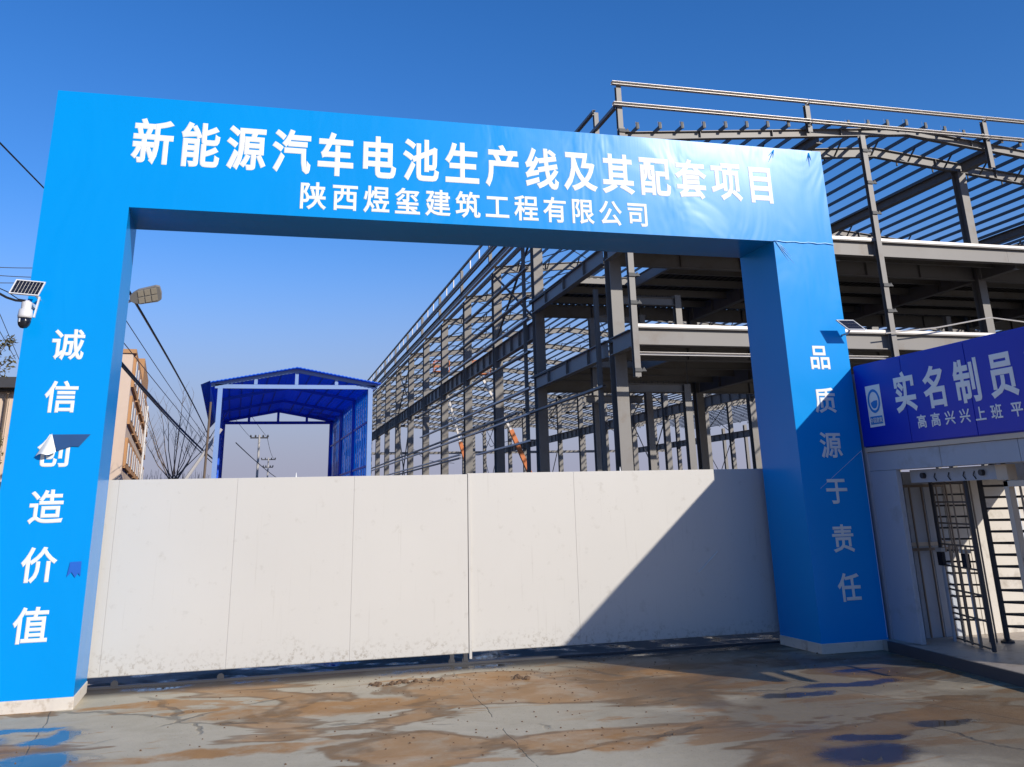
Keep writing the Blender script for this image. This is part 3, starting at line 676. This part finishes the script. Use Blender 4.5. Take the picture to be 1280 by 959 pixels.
# haunched longitudinal girders on the column lines
def girder(x, kk, z0, z1, ya, wd=.34):
    js = [Y for Y in bays if Y >= ya - .1]
    for a, b in zip(js[:-1], js[1:]):
        if a > 170: break
        xa, xb = x + kk * (a - 37), x + kk * (b - 37)
        o = MB(); o.ibeam((xa, a + .28, (z0 + z1) / 2), (xb, b - .28, (z0 + z1) / 2), wd, z1 - z0, .035, .025)
        n = 5
        for q in range(1, n):
            yy = a + (b - a) * q / n; xq = xa + (xb - xa) * q / n; o.box(xq - wd / 2 + .02, xq + wd / 2 - .02, yy - .012, yy + .012, z0 + .035, z1 - .035)
        for yy, s, xq in ((a + .28, 1, xa), (b - .28, -1, xb)):
            o.add([(xq - .02, yy, z0), (xq + .02, yy, z0), (xq - .02, yy, z0 - .5), (xq + .02, yy, z0 - .5), (xq - .02, yy + s * .7, z0), (xq + .02, yy + s * .7, z0)], [(0, 2, 4), (1, 5, 3), (2, 3, 5, 4), (0, 1, 3, 2)])
        o.build('crane_girder', S, fac)
girder(15.0, K, 10.12, 11.05, 49.0)
girder(42.98, K * .5, 10.12, 11.05, 49.0)
girder(71.03, 0, 10.12, 11.05, 49.0)
# storey floors at the front
def floor(zt, hb):
    fl_z = zt
    # decks with downstand ribs
    for k, (xa, xb, ya, yb) in enumerate(((14.75, 52, 34.7, 37.5), (18.2, 52, 37.5, 42.6), (14.8, 52, 42.6, 49.1))):
        mb = MB(); x = xa
        while x < xb - .05:
            x2 = min(x + .34, xb); xm = x + (x2 - x) * .5
            mb.box(x, xm, ya, yb, fl_z - .11, fl_z + .01); mb.box(xm, x2, ya, yb, fl_z - .045, fl_z + .01); x = x2
        mb.build('floor_deck', M['deck'], fac)
    # main beams along X
    for Y in (37.2, 49.0):
        for i in range(4):
            a, b = lines[i] + .28 + (K * (Y - 37) if i == 0 else 0), lines[i + 1] - .28
            if Y < 38 and i == 0: a += 0.0
            o = MB().ibeam((a, Y, zt - .12 - hb / 2), (b, Y, zt - .12 - hb / 2), .28, hb, .03, .02)
            for q in (.33, .66): o.box(a + (b - a) * q - .01, a + (b - a) * q + .01, Y - .12, Y + .12, zt - .09 - hb, zt - .15)
            o.build('floor_beam', S, fac)
    # beams along Y
    for i in range(5):
        x = lines[i]
        for ya, yb in ((34.75, 36.9), (37.5, 48.7)):
            if i == 0:
                xa, xb = sx(ya) + .08, sx(yb) + .08; z = zt - hb / 2
            else: xa = xb = x; z = zt - .12 - hb / 2
            o = MB(); o.ibeam((xa, ya, z), (xb, yb, z), .30, hb, .035, .02)
            if yb > 40:
                for q in (.22, .5, .78):
                    yy = ya + (yb - ya) * q; xq = xa + (xb - xa) * q; o.box(xq - .13, xq + .13, yy - .012, yy + .012, z - hb / 2 + .035, z + hb / 2 - .035)
            o.build('floor_beam', S, fac)
    # joists along X
    for Y in (35.9, 39.6, 42.0, 44.4, 46.8):
        for i in range(4):
            a = lines[i] + .17; b = lines[i + 1] - .17
            if i == 0 and 37.5 < Y < 42.6: a = 18.3
            MB().ibeam((a, Y, zt - .12 - .19), (b, Y, zt - .12 - .19), .16, .34, .015, .012).build('joist', S, fac)
    MB().ibeam((15.2, 42.62, zt - .2), (18.2, 42.62, zt - .2), .16, .36, .015, .012).build('joist', S, fac)
    MB().ibeam((18.2, 37.4, zt - .3), (18.2, 42.62, zt - .3), .18, .5, .02, .012).build('joist', S, fac)
    # long front edge beam, top flange catching the sun
    segs = [14.62, 23.7, 33.1, 42.6, 52]
    for a, b in zip(segs[:-1], segs[1:]):
        MB().ibeam((a + .004, 34.5, zt - .30), (b - .004, 34.5, zt - .30), .36, .68 if hb > .6 else .62, .045, .02).build('edge_beam', S, fac)
        MB().box(a, b, 34.30, 34.68, zt + .045, zt + .16).build('edge_angle', M['galv'], fac)
floor(12.0, .70)
floor(8.0, .70)
MB().cbeam((14.5, 34.42, 7.02), (52, 34.42, 7.02), .16, .12).build('front_girt', M['galv'], fac)
# wall posts hung in front, with brackets
for x, z0, z1 in ((14.55, 6.1, 16.3), (26.15, 6.9, 16.9)):
    o = MB().ibeam((x, 34.22, z0), (x, 34.22, z1), .24, .22, .02, .015, up=(0, 1, 0)).build('wall_post', S, fac)
    for z in [zz for zz in (6.3, 8.9, 10.0, 13.2, 14.6, 16.1) if z0 < zz < z1]:
        mb = MB(); mb.box(x - .14, x + .14, 34.05, 34.10, z - .02, z + .12)
        mb.add([(x + .12, 34.07, z), (x + .34, 34.07, z), (x + .23, 34.07, z + .16), (x + .12, 34.16, z), (x + .34, 34.16, z), (x + .23, 34.16, z + .16)], [(0, 1, 2), (5, 4, 3), (0, 2, 5, 3), (1, 4, 5, 2)])
        mb.build('bracket', M['bolt'], o)
# short posts and landing beams of the stair core
for x, y, z0, z1, wd in ((18.25, 38.0, 8.05, 10.15, .28), (17.55, 40.4, 8.05, 9.7, .26), (18.35, 38.0, 0, 6.3, .30), (18.1, 41.5, 0, 6.4, .3), (16.1, 43.0, 0, 10.0, .30), (34.5, 38.0, 8.05, 10.5, .26), (33.9, 40, 8.05, 10.0, .26)):
    MB().ibeam((x, y, z0), (x, y, z1), wd, wd, .02, .015, up=(0, 1, 0)).build('stair_post', S, fac)
for xa, xb, y, z, h in ((15.3, 18.1, 38.0, 9.86, .34), (15.3, 18.2, 38.0, 6.14, .34), (15.3, 18.2, 42.4, 6.14, .34), (15.3, 17.5, 40.4, 9.5, .3)):
    MB().ibeam((xa, y, z), (xb, y, z), .22, h, .02, .015).build('landing_beam', S, fac)
    mb = MB()
    for q in range(10): mb.tube([(xa + .2 + q * .26, y, z + h / 2), (xa + .2 + q * .26, y, z + h / 2 + .12)], .012, 4)
    mb.build('shear_studs', M['bolt'], fac)['kind'] = 'stuff'
MB().bar((18.4, 37.9, 6.3), (18.42, 37.9, 8.0), .02).build('hanger_rod', M['bolt'], fac)
# parapet: front
for x, z0 in ((14.58, 15.9), (23.62, 16.9), (33.1, 15.9), (42.4, 15.9), (51.6, 15.9)):
    MB().ibeam((x, 34.36, z0), (x, 34.36, 18.24), .22, .20, .02, .015, up=(0, 1, 0)).build('parapet_post', S, fac)
for z in (18.32, 17.36):
    for a, b in ((14.25, 23.6), (23.64, 33.08), (33.12, 42.4), (42.4, 51.7)):
        MB().cbeam((a, 34.18 if z > 18 else 34.16, z), (b, 34.18 if z > 18 else 34.16, z), .20, .14).build('parapet_rail', M['galv'], fac)
# parapet: side, with pale slats between posts
for z, w_, ya in ((18.30, .12, 37.2), (17.40, .14, 34.6), (17.15, .10, 49)):
    MB().cbeam((sx(ya) - .05, ya, z), (sx(YE) - .05, YE, z), .16, w_).build('parapet_rail', M['steel'], fac)
MB().ibeam((sx(37.2), 37.2, 16.2), (sx(37.2), 37.2, 18.2), .2, .2, .02, .015, up=(0, 1, 0)).build('parapet_post', S, fac)
for a, b in zip(bays[:-1], bays[1:]):
    MB().ibeam((sx(b), b, 16.0), (sx(b), b, 18.2), .2, .2, .02, .015, up=(0, 1, 0)).build('parapet_post', S, fac)
    if a < 40: continue
    for q in (.36, .68):
        y = a + (b - a) * q; MB().box(sx(y) - .02, sx(y) + .05, y - .07, y + .07, 17.45, 18.25).build('parapet_stud', M['galv'], fac)
# eave beam and wall girts on the long side
MB().ibeam((sx(49), 49, 16.35), (sx(YE), YE, 16.35), .24, .34).build('eave_beam', S, fac)
for z, ya, yb, m in ((15.9, 49, YE, 'galv'), (13.9, 49, 66, 'steel'), (12.35, 49, 68, 'steel'), (11.12, 49, 77.4, 'galv'), (9.33, 49, 86.7, 'steel'), (7.42, 49, 86, 'galv'), (6.15, 37.5, 49.5, 'steel'),
                     (6.12, 49, 198, 'galv'), (6.40, 52, 198, 'steel'), (4.75, 49, 62.6, 'galv'), (5.05, 68, 190, 'galv'), (4.82, 68, 180, 'steel')):
    MB().cbeam((sx(ya) - .16, ya, z), (sx(yb) - .16, yb, z), .22, .09).build('wall_girt', M[m], fac)
for Y in (37.2, 49.0):
    MB().ibeam((sx(Y) - .12, Y + .9, 0), (sx(Y) - .12, Y + .9, 16.2 if Y > 40 else 10.3), .18, .16, .02, .015, up=(0, 1, 0)).build('wall_post', S, fac)
mb = MB(); xx = sx(58.6)
for (ya, za, yb, zb) in ((49.5, 15.6, 58.3, 11.3), (58.3, 15.6, 49.5, 11.3)):
    MB().tube([(sx(ya) + .2, ya, za), (sx(yb) + .2, yb, zb)], .07, 6).build('cross_brace', M['bolt'], fac)
tag(MB().tube([(25.6, 33.9, 7.95), (28.2, 33.9, 8.25), (31.0, 33.9, 8.75), (33.3, 33.9, 8.55), (36, 33.9, 8.3)], .03, 5).build('safety_rope', M['galv'], fac))
# far end wall
for z in (12.0, 7.5, 4.6):
    MB().bar((18.5, YE, z), (90, YE, z), .25, .5 if z > 10 else .3).build('end_girt', S, fac)

random.seed(9)
for j in (2, 6, 10, 14):
    Y0, Y1_ = bays[j] + .3, bays[j + 1] - .3
    for x, kk in HALL[:3]:
        x0, x1 = x + kk * (Y0 - 37), x + kk * (Y1_ - 37)
        if x > 20 or j > 2:
            rod((x0, Y0, 11.2), (x1, Y1_, 15.6), .06); rod((x1, Y1_, 11.2), (x0, Y0, 15.6), .06)
            rod((x0, Y0, 1.0), (x1, Y1_, 9.8), .06); rod((x1, Y1_, 1.0), (x0, Y0, 9.8), .06)
for k in range(8):
    y0_ = random.uniform(50, 110); z0_ = random.choice((6.7, 9.4, 11.3, 12.6)); x0_ = 15 + K * (y0_ - 37) + random.uniform(0, 8)
    MB().tube([(x0_, y0_, z0_ + random.uniform(0, 1.2)), (x0_ + 2, y0_ + 3, z0_ - .4), (x0_ + random.uniform(3, 6), y0_ + 6, z0_ + random.uniform(-1, 1))], .025, 4).build('hanging_cable', M['cable'], fac)

# ------------------------------------------------------------------ boom lifts inside the frame
def lift(label, base, pts, m0, basket=None):
    t = thing('boom_lift', label, 'boom lift', base, 'boom lifts inside the steel frame')
    bx, by, _ = base
    MB().box(bx - .9, bx + .9, by - 1.4, by + 1.4, .35, 1.4).build('chassis', m0, t, bevel=.1)
    for sx_ in (-1, 1):
        for sy_ in (-1, 1):
            mb = MB(); mb.ext([(.42 * math.cos(k * .524), .42 * math.sin(k * .524)) for k in range(12)], (bx + sx_ * .85, by + sy_ * .95, .42), (bx + sx_ * 1.15, by + sy_ * .95, .42)); mb.build('wheel', M['dark_metal'], t)
    MB().bar(pts[0], pts[1], .30, .36).build('boom', m0, t)
    MB().bar(pts[1], pts[2], .18, .2).build('boom_extension', M['galv'], t)
    c = Vector(pts[2])
    mb = MB()
    for dz in (0, .55, 1.1):
        for a, b in (((-.8, -.4), (.8, -.4)), ((.8, -.4), (.8, .4)), ((.8, .4), (-.8, .4)), ((-.8, .4), (-.8, -.4))):
            mb.bar(c + Vector((a[0], a[1], dz)), c + Vector((b[0], b[1], dz)), .07)
    for a in ((-.8, -.4), (.8, -.4), (.8, .4), (-.8, .4)): mb.bar(c + Vector((a[0], a[1], 0)), c + Vector((a[0], a[1], 1.1)), .07, up=(0, 1, 0))
    mb.box(c.x - .8, c.x + .8, c.y - .4, c.y + .4, c.z - .06, c.z); mb.build('basket', m0, t)
    return t
lift('orange boom lift leaning left between the factory columns behind the gate', (25.2, 80, 0), [(25.0, 80, 1.3), (22.2, 80, 7.6), (19.6, 80, 12.2)], M['orange'])
lift('orange boom lift with raised basket high in the far left of the factory', (24.5, 101, 0), [(24.5, 101, 1.3), (22.5, 101, 8), (20.5, 101, 15.2)], M['orange'])

# ------------------------------------------------------------------ blue canopy shed in the passage
sh = thing('blue_canopy_shed', 'open blue sheet-metal canopy with white front truss beyond the white gate', 'shed', (2.1, 40, 0))
YA, YC = 39.0, 55.5
XA, XB, XM = -.74, 5.02, 2.12
ze, zt_ = 6.28, 6.80
def shz(x, base=0): return ze + (zt_ - ze) * (1 - abs(x - XM) / (XM - XA)) + base
for Y, m in ((YA, M['shed_front']), (YC, M['shed_blue'])):
    for x in (XA, XB): MB().box(x - .09, x + .09, Y - .09, Y + .09, 0, ze - .17).build('post', m, sh)
    MB().bar((XA - .2, Y, ze - .09), (XB + .2, Y, ze - .09), .12, .15).build('bottom_chord', m, sh)
    for x0, x1 in ((XA - .35, XM), (XB + .35, XM)):
        MB().bar((x0, Y, shz(x0) + .02), (x1, Y, shz(x1) + .02), .12, .14).build('top_chord', m, sh)
    for x in (XM - 1.55, XM, XM + 1.55): MB().box(x - .065, x + .065, Y - .065, Y + .065, ze - .01, shz(x) - .05).build('truss_strut', m, sh)
for Y in (44.5, 50):
    for x in (XA, XB): MB().box(x - .08, x + .08, Y - .08, Y + .08, 0, ze).build('post', M['shed_blue'], sh)
    for x0, x1 in ((XA, XM), (XB, XM)): MB().bar((x0, Y, shz(x0)), (x1, Y, shz(x1)), .1, .12).build('rafter', M['shed_blue'], sh)
for s, x0, x1 in ((0, XA - .38, XM), (1, XM, XB + .38)):
    mb = MB(); n = 22
    for k in range(n):
        a = x0 + (x1 - x0) * k / n; b = x0 + (x1 - x0) * (k + .5) / n; c = x0 + (x1 - x0) * (k + 1) / n
        for p, q, h in ((a, b, .11), (b, c, .125)):
            z0, z1 = shz(p) + h, shz(q) + h
            mb.add([(p, YA - .4, z0), (q, YA - .4, z1), (q, YC + .5, z1), (p, YC + .5, z0), (p, YA - .4, z0 - .03), (q, YA - .4, z1 - .03), (q, YC + .5, z1 - .03), (p, YC + .5, z0 - .03)],
                   [(0, 1, 2, 3), (7, 6, 5, 4), (4, 5, 1, 0), (6, 7, 3, 2), (5, 6, 2, 1), (7, 4, 0, 3)])
    mb.build('roof_sheet', M['shed_roof'], sh)
for i in range(5):
    for x in (XA + .3 + i * .5, XB - .3 - i * .5):
        MB().bar((x, YA, shz(x) + .10), (x, YC, shz(x) + .10), .05, .06).build('roof_purlin', M['shed_blue'], sh)
for x, s in ((XA - .05, -1), (XB + .05, 1)):
    ya = YA + (.4 if s < 0 else 1.2)
    for q in range(5):
        a = ya + (YC - ya) * q / 5; b = ya + (YC - ya) * (q + 1) / 5
        mb = MB(); n = 8
        for k in range(n):
            y0_ = a + (b - a) * k / n; y1_ = a + (b - a) * (k + 1) / n - .01; o_ = .03 if k % 2 else 0
            mb.box(x + o_ * s, x + o_ * s + .02 * s, y0_, y1_, .2, ze)
        mb.build('wall_sheet', M['shed_wall'], sh)
    for z in (1.5, 3.2, 4.9): MB().bar((x - s * .06, YA, z), (x - s * .06, YC, z), .05, .08).build('wall_rail', M['shed_blue'], sh)
MB().add([(XA - .38, YA - .4, shz(XA - .38) + .15), (XA - .38, YC + .5, shz(XA - .38) + .15), (XA - .72, YC + .5, shz(XA - .38) - .25), (XA - .72, YA - .4, shz(XA - .38) - .0)], [(0, 1, 2, 3)]).build('eave_flashing', M['shed_blue'], sh)

# ------------------------------------------------------------------ left background: apartment block, small house, trees, poles, wires
ap = thing('apartment_block', 'orange-brown and cream apartment block seen just right of the left post', 'building', (-6.72, 80, 0))
XF = -6.72; Y1, Y2 = 47.0, 80.0
MB().box(XF - 3.2, XF, Y1, Y2, 0, 8.6).build('wall', M['cream'], ap)
MB().box(XF - 3.3, XF + .12, Y1 - .1, Y2 + .1, 8.6, 8.78).build('roof_edge', M['brown'], ap)
MB().box(XF - 3.1, XF - .01, 62.5, 73.5, 8.79, 10.6).build('stair_tower', M['brown'], ap)
for b, (z0, z1) in enumerate(((7.15, 8.59), (5.5, 6.75), (3.6, 4.9), (1.6, 3.0))):
    for q in range(5):
        ya = Y1 + .5 + q * 6.55; yb = ya + 6.0
        wp = MB().box(XF + .001, XF + .12, ya, yb, z0, z1).build('window_band', M['brown'], ap)
        for k in range(2):
            yw = ya + .7 + k * 2.9
            wf = MB().box(XF + .121, XF + .15, yw, yw + 1.3, z0 + .22, z1 - .2).build('window_frame', M['white_paint'], wp)
            mb = MB(); mb.box(XF + .151, XF + .156, yw + .08, yw + .61, z0 + .29, z1 - .27); mb.box(XF + .151, XF + .156, yw + .69, yw + 1.22, z0 + .29, z1 - .27); mb.build('pane', M['window'], ap)
MB().tube([(XF + .2, 70.0, 2), (XF + .2, 70.0, 8.5)], .07, 6).build('drain_pipe', M['white_paint'], ap)
MB().tube([(XF - 2, 66, 10.6), (XF - 2, 66, 11.6)], .05, 6).build('roof_mast', M['white_paint'], ap)
MB().box(XF - 2, XF + .9, 63, 77, 3.35, 3.5).build('porch_roof', M['roof_dark'], ap)
ap.rotation_euler = (0, 0, math.radians(3.3))

hs_ = thing('small_house', 'pink-cream house wall under a dark tiled roof at the far left edge', 'house', (-10, 30, 0))
MB().box(-13, -6.02, 30.2, 36, 0, 5.0).build('wall', M['cream'], hs_)
for k in range(4):
    MB().box(-13.4, -5.75 + .03 * k, 29.7 + k * .3, 30.02 + k * .3, 5.03 + k * .10, 5.13 + k * .10).build('roof_tile_course', M['roof_dark'], hs_)
MB().box(-13.2, -5.8, 29.95, 36.3, 4.96, 5.03).build('eave', M['roof_dark'], hs_)
MB().tube([(-6.25, 29.95, 4.9), (-6.3, 30.1, 4.75), (-6.3, 30.12, 0)], .035, 6).build('drain_pipe', M['bark'], hs_)
for k in range(14): MB().box(-6.1 - k * .14, -6.095 - k * .14, 30.17, 30.2, 0, 4.95).build('wall_batten', M['booth_beige'], hs_)

def leaves(mb, c, rad, n, size, rnd):
    for i in range(n):
        v = Vector((rnd.gauss(0, 1), rnd.gauss(0, 1), rnd.gauss(0, 1))).normalized() * rad * rnd.random() ** .4
        p = Vector(c) + v; a = Vector((rnd.gauss(0, 1), rnd.gauss(0, 1), rnd.gauss(0, 1) - .6)).normalized(); b = a.cross(Vector((rnd.gauss(0, 1), rnd.gauss(0, 1), rnd.gauss(0, 1)))).normalized()
        l = size * rnd.uniform(.6, 1.3); mb.add([p, p + a * l * .5 + b * l * .2, p + a * l, p + a * l * .5 - b * l * .2], [(0, 1, 2, 3)])
rnd = random.Random(4)
tr = thing('leafy_tree', 'sparse tree with brownish leaves in front of the small house at the left edge', 'tree', (-5.5, 22, 0))
MB().tube([(-5.5, 22, 0), (-5.45, 22, 1.6), (-5.6, 22, 3.0), (-5.4, 22, 4.2)], .08, 8, .03).build('trunk', M['bark'], tr)
mb = MB(); lb = MB()
for c, r, n_ in (((-4.72, 22, 5.08), .15, 60), ((-4.85, 22, 4.55), .26, 90), ((-5.2, 22.2, 4.9), .35, 140), ((-5.7, 21.9, 4.5), .4, 160), ((-4.66, 22, 4.72), .09, 16), ((-4.95, 22, 5.0), .12, 25), ((-5.5, 22, 5.2), .3, 100)):
    mb.tube([(-5.42, 22, 3.9), ((c[0] * .6 - 5.42 * .4), 22, (c[2] * .55 + 4.0 * .45)), c], .016, 5, .006); leaves(lb, c, r, n_, .10, rnd)
    for k in range(5): v = Vector((rnd.uniform(-1, 1), rnd.uniform(-.4, .4), rnd.uniform(-.6, 1))) * r; mb.tube([c, Vector(c) + v], .007, 4, .003)
mb.build('branches', M['bark'], tr); lb.build('crown', M['leaf'], tr)['kind'] = 'stuff'
bu = thing('bush', 'dark olive bush at the foot of the small house on the left edge', 'bush', (-6.5, 28, 0))
lb = MB()
for c, r in (((-6.1, 28, 3.55), .30), ((-6.15, 28, 3.0), .40), ((-6.4, 28, 2.2), .6), ((-6.6, 28, 1.0), .9)): leaves(lb, c, r, 450, .10, rnd)
lb.build('foliage', M['leaf'], bu)['kind'] = 'stuff'; MB().tube([(-6.4, 28, 0), (-6.2, 28, 3.2)], .05, 6, .03).build('stem', M['bark'], bu)
dk = tag(MB().box(-12, -4.6, 25.0, 25.2, 0, 2.25).build('dark_fence', M['roof_dark']), 'dark fence panel low on the left edge behind the left post', 'fence')

bt = thing('bare_tree', 'leafless multi-stemmed tree rising above the white gate left of the blue canopy', 'tree', (-2.35, 42, 0))
base = Vector((-2.35, 42, 2.75))
MB().tube([(-2.35, 42, 0), (-2.38, 42, 1.2), (-2.35, 42, 2.85)], .20, 9, .16).build('trunk', M['bark'], bt)
for i in range(15):
    a = -.62 + 1.24 * i / 14 + rnd.uniform(-.06, .06); L_ = rnd.uniform(2.1, 3.9) * (1 - .18 * abs(a)); dy = rnd.uniform(-1, 1)
    p1 = base + Vector((math.sin(a) * L_ * .45 * 1.1, dy * .4, math.cos(a) * L_ * .42)); p2 = base + Vector((math.sin(a) * L_ * 1.0, dy, math.cos(a) * L_ * 1.0))
    st = MB().tube([base + Vector((rnd.uniform(-.12, .12), 0, 0)), p1, p1.lerp(p2, .5) + Vector((rnd.uniform(-.06, .06), 0, .08)), p2], .024, 5, .006).build('stem', M['bark'], bt)
    mb = MB()
    for k in range(9):
        t_ = rnd.uniform(.1, 1); q = p1.lerp(p2, t_); s = rnd.choice((-1, 1)); l = rnd.uniform(.3, .8)
        mb.tube([q, q + Vector((s * l * .35, rnd.uniform(-.2, .2), l * .8))], .007, 4, .003)
    mb.build('twigs', M['bark'], st)['kind'] = 'stuff'
mb = MB()
for i in range(160):
    x = rnd.uniform(-4.2, -1.2); z = rnd.uniform(2.7, 3.15); s = rnd.uniform(-.25, .25); mb.tube([(x, 46 + rnd.uniform(-1, 1), z - .8), (x + s, 46, z + rnd.uniform(0, .35))], .008, 4, .004)
tag(mb.build('brushwood', M['bark']), 'low tangle of bare twigs along the top of the white gate left', 'brushwood', kind='stuff')

def upole(x, y, h, arm, label, r=.13, arms=((0, 0),)):
    t = thing('utility_pole', label, 'utility pole', (x, y, 0), 'utility poles beyond the gate')
    MB().tube([(x, y, 0), (x, y, h)], r, 10, r * .7).build('pole', M['concrete'], t)
    for k, (dz, sc) in enumerate(arms):
        c = MB().bar((x - arm * sc, y, h - .25 - dz), (x + arm * sc, y, h - .25 - dz), .1, .12).build('crossarm', M['dark_metal'], t)
        for q in (-1, -.45, .45, 1): MB().lathe((x + arm * sc * q * .96, y, h - .19 - dz), [(.06, 0), (.09, .08), (.05, .2)], 8).build('insulator', M['dark_metal'], c)
    return t
upole(1.95, 92, 8.15, .78, 'nearer utility pole with crossarm seen through the blue canopy', arms=((0, 1),))
upole(4.35, 140, 8.55, .95, 'farther utility pole with two crossarms seen through the blue canopy', arms=((0, 1), (1.0, .7)))
upole(-16.5, 60, 13, 1.3, 'utility pole standing behind the left post')
tag(MB().tube([(-2.4, 39.5, 1.8), (-.60, 39.5, 4.65)], .07, 8).build('leaning_prop', M['concrete']), 'pale grey pole leaning against the left corner of the blue canopy', 'pole')
tag(MB().tube([(-1.05, 37, 0), (-1.0, 37, 5.4)], .05, 8, .04).build('thin_post', M['bark']), 'slim dark post beside the front left corner of the blue canopy', 'post')

# street lamp behind the left post
sl = thing('street_lamp', 'street lamp with flat LED head reaching out from behind the left post', 'street lamp', (-2.0, 15.0, 0))
MB().tube([(-2.0, 15, 0), (-1.98, 15, 4.75)], .06, 10, .045).build('pole', M['concrete'], sl)
MB().tube([(-1.98, 15, 4.50), (-1.78, 14.97, 4.54), (-1.60, 14.93, 4.62)], .022, 8).build('arm', M['white_paint'], sl)
hd_ = MB()
hx, hy, hz = -1.66, 14.90, 4.62
ux = Vector((.44, -.09, .085)); uy = Vector((.04, .15, -.21)); un = ux.cross(uy).normalized()
def hp(a, b, h): return Vector((hx, hy, hz)) + ux * a + uy * b + un * h
out = [(0, -.15), (.12, -.32), (.3, -.45), (.85, -.5), (.97, -.4), (1, 0), (.97, .4), (.85, .5), (.3, .45), (.12, .32), (0, .15)]
n = len(out); hd_.add([hp(a, b, -.02) for a, b in out] + [hp(a, b, .03) for a, b in out], [tuple(range(n))[::-1], tuple(range(n, 2 * n))] + [(i, (i + 1) % n, n + (i + 1) % n, n + i) for i in range(n)])
ho = hd_.build('head', M['lamp_grey'], sl, bevel=.006)
for a in (.36, .57, .78):
    for b in (-.21, .21):
        vs = [hp(a + da, b + db, h) for h in (-.028, -.02) for da, db in ((-.085, -.17), (.085, -.17), (.085, .17), (-.085, .17))]
        MB().add(vs, [(3, 2, 1, 0), (0, 1, 5, 4), (1, 2, 6, 5), (2, 3, 7, 6), (3, 0, 4, 7)]).build('led_module', M['lens'], ho)

# wires (directions taken between poles on either side of the street)
WR = []
def wire(label, a, b, r, sag=.2, m='cable_thin'): WR.append(cable('overhead_wire', label, [a, b], r, M[m], sag, 20, 'wire', 'overhead wires'))
wire('black wire dropping to the top left edge of the arch', (-3.2, 12, 6.08), (-3.27, 17.5, 6.78), .012, .0, 'cable')
wire('single black wire sloping down behind the street lamp head', (-1.71, 15, 4.77), (-1.28, 50, 5.03), .022, -.12, 'cable')
wire('thicker of the twin cables crossing the apartment block', (-3.06, 25, 5.34), (-1.12, 62, 4.50), .040, .15, 'cable')
wire('thinner of the twin cables crossing the apartment block', (-3.06, 25, 5.28), (-1.10, 62, 4.24), .022, .12, 'cable')
wire('lower fine wire between lamp and canopy', (-2.92, 25, 5.69), (-1.30, 70, 5.31), .012, .05)
wire('upper fine wire between lamp and canopy', (-3.03, 25, 6.41), (-.86, 75, 5.35), .012, .2)
wire('highest fine wire left of the left post', (-4.9, 20, 6.19), (-3.6, 20.5, 6.35), .008, .02)
wire('middle fine wire left of the left post', (-4.9, 20, 6.04), (-3.6, 20.5, 6.14), .008, .02)
wire('lowest fine wire left of the left post', (-4.9, 20, 5.88), (-3.6, 20.5, 6.06), .008, .02)
wire('fine wire slanting down to the leafy tree', (-4.64, 20, 5.51), (-4.85, 24, 4.93), .007, .0)
wire('second fine wire slanting down to the leafy tree', (-4.58, 20, 5.11), (-4.96, 24, 5.0), .007, .0)
wire('left fine wire running to the nearer utility pole', (-.61, 58, 7.21), (1.24, 92, 7.9), .015, .1)
wire('right fine wire running to the nearer utility pole', (0.01, 58, 7.79), (2.64, 92, 7.95), .015, .1)
wire('fine wire from the nearer to the farther utility pole', (2.64, 92, 7.95), (5.2, 140, 8.4), .02, .5)
wire('low wire passing the nearer utility pole under the canopy', (-.04, 60, 5.44), (4.39, 110, 4.98), .03, .1, 'cable')
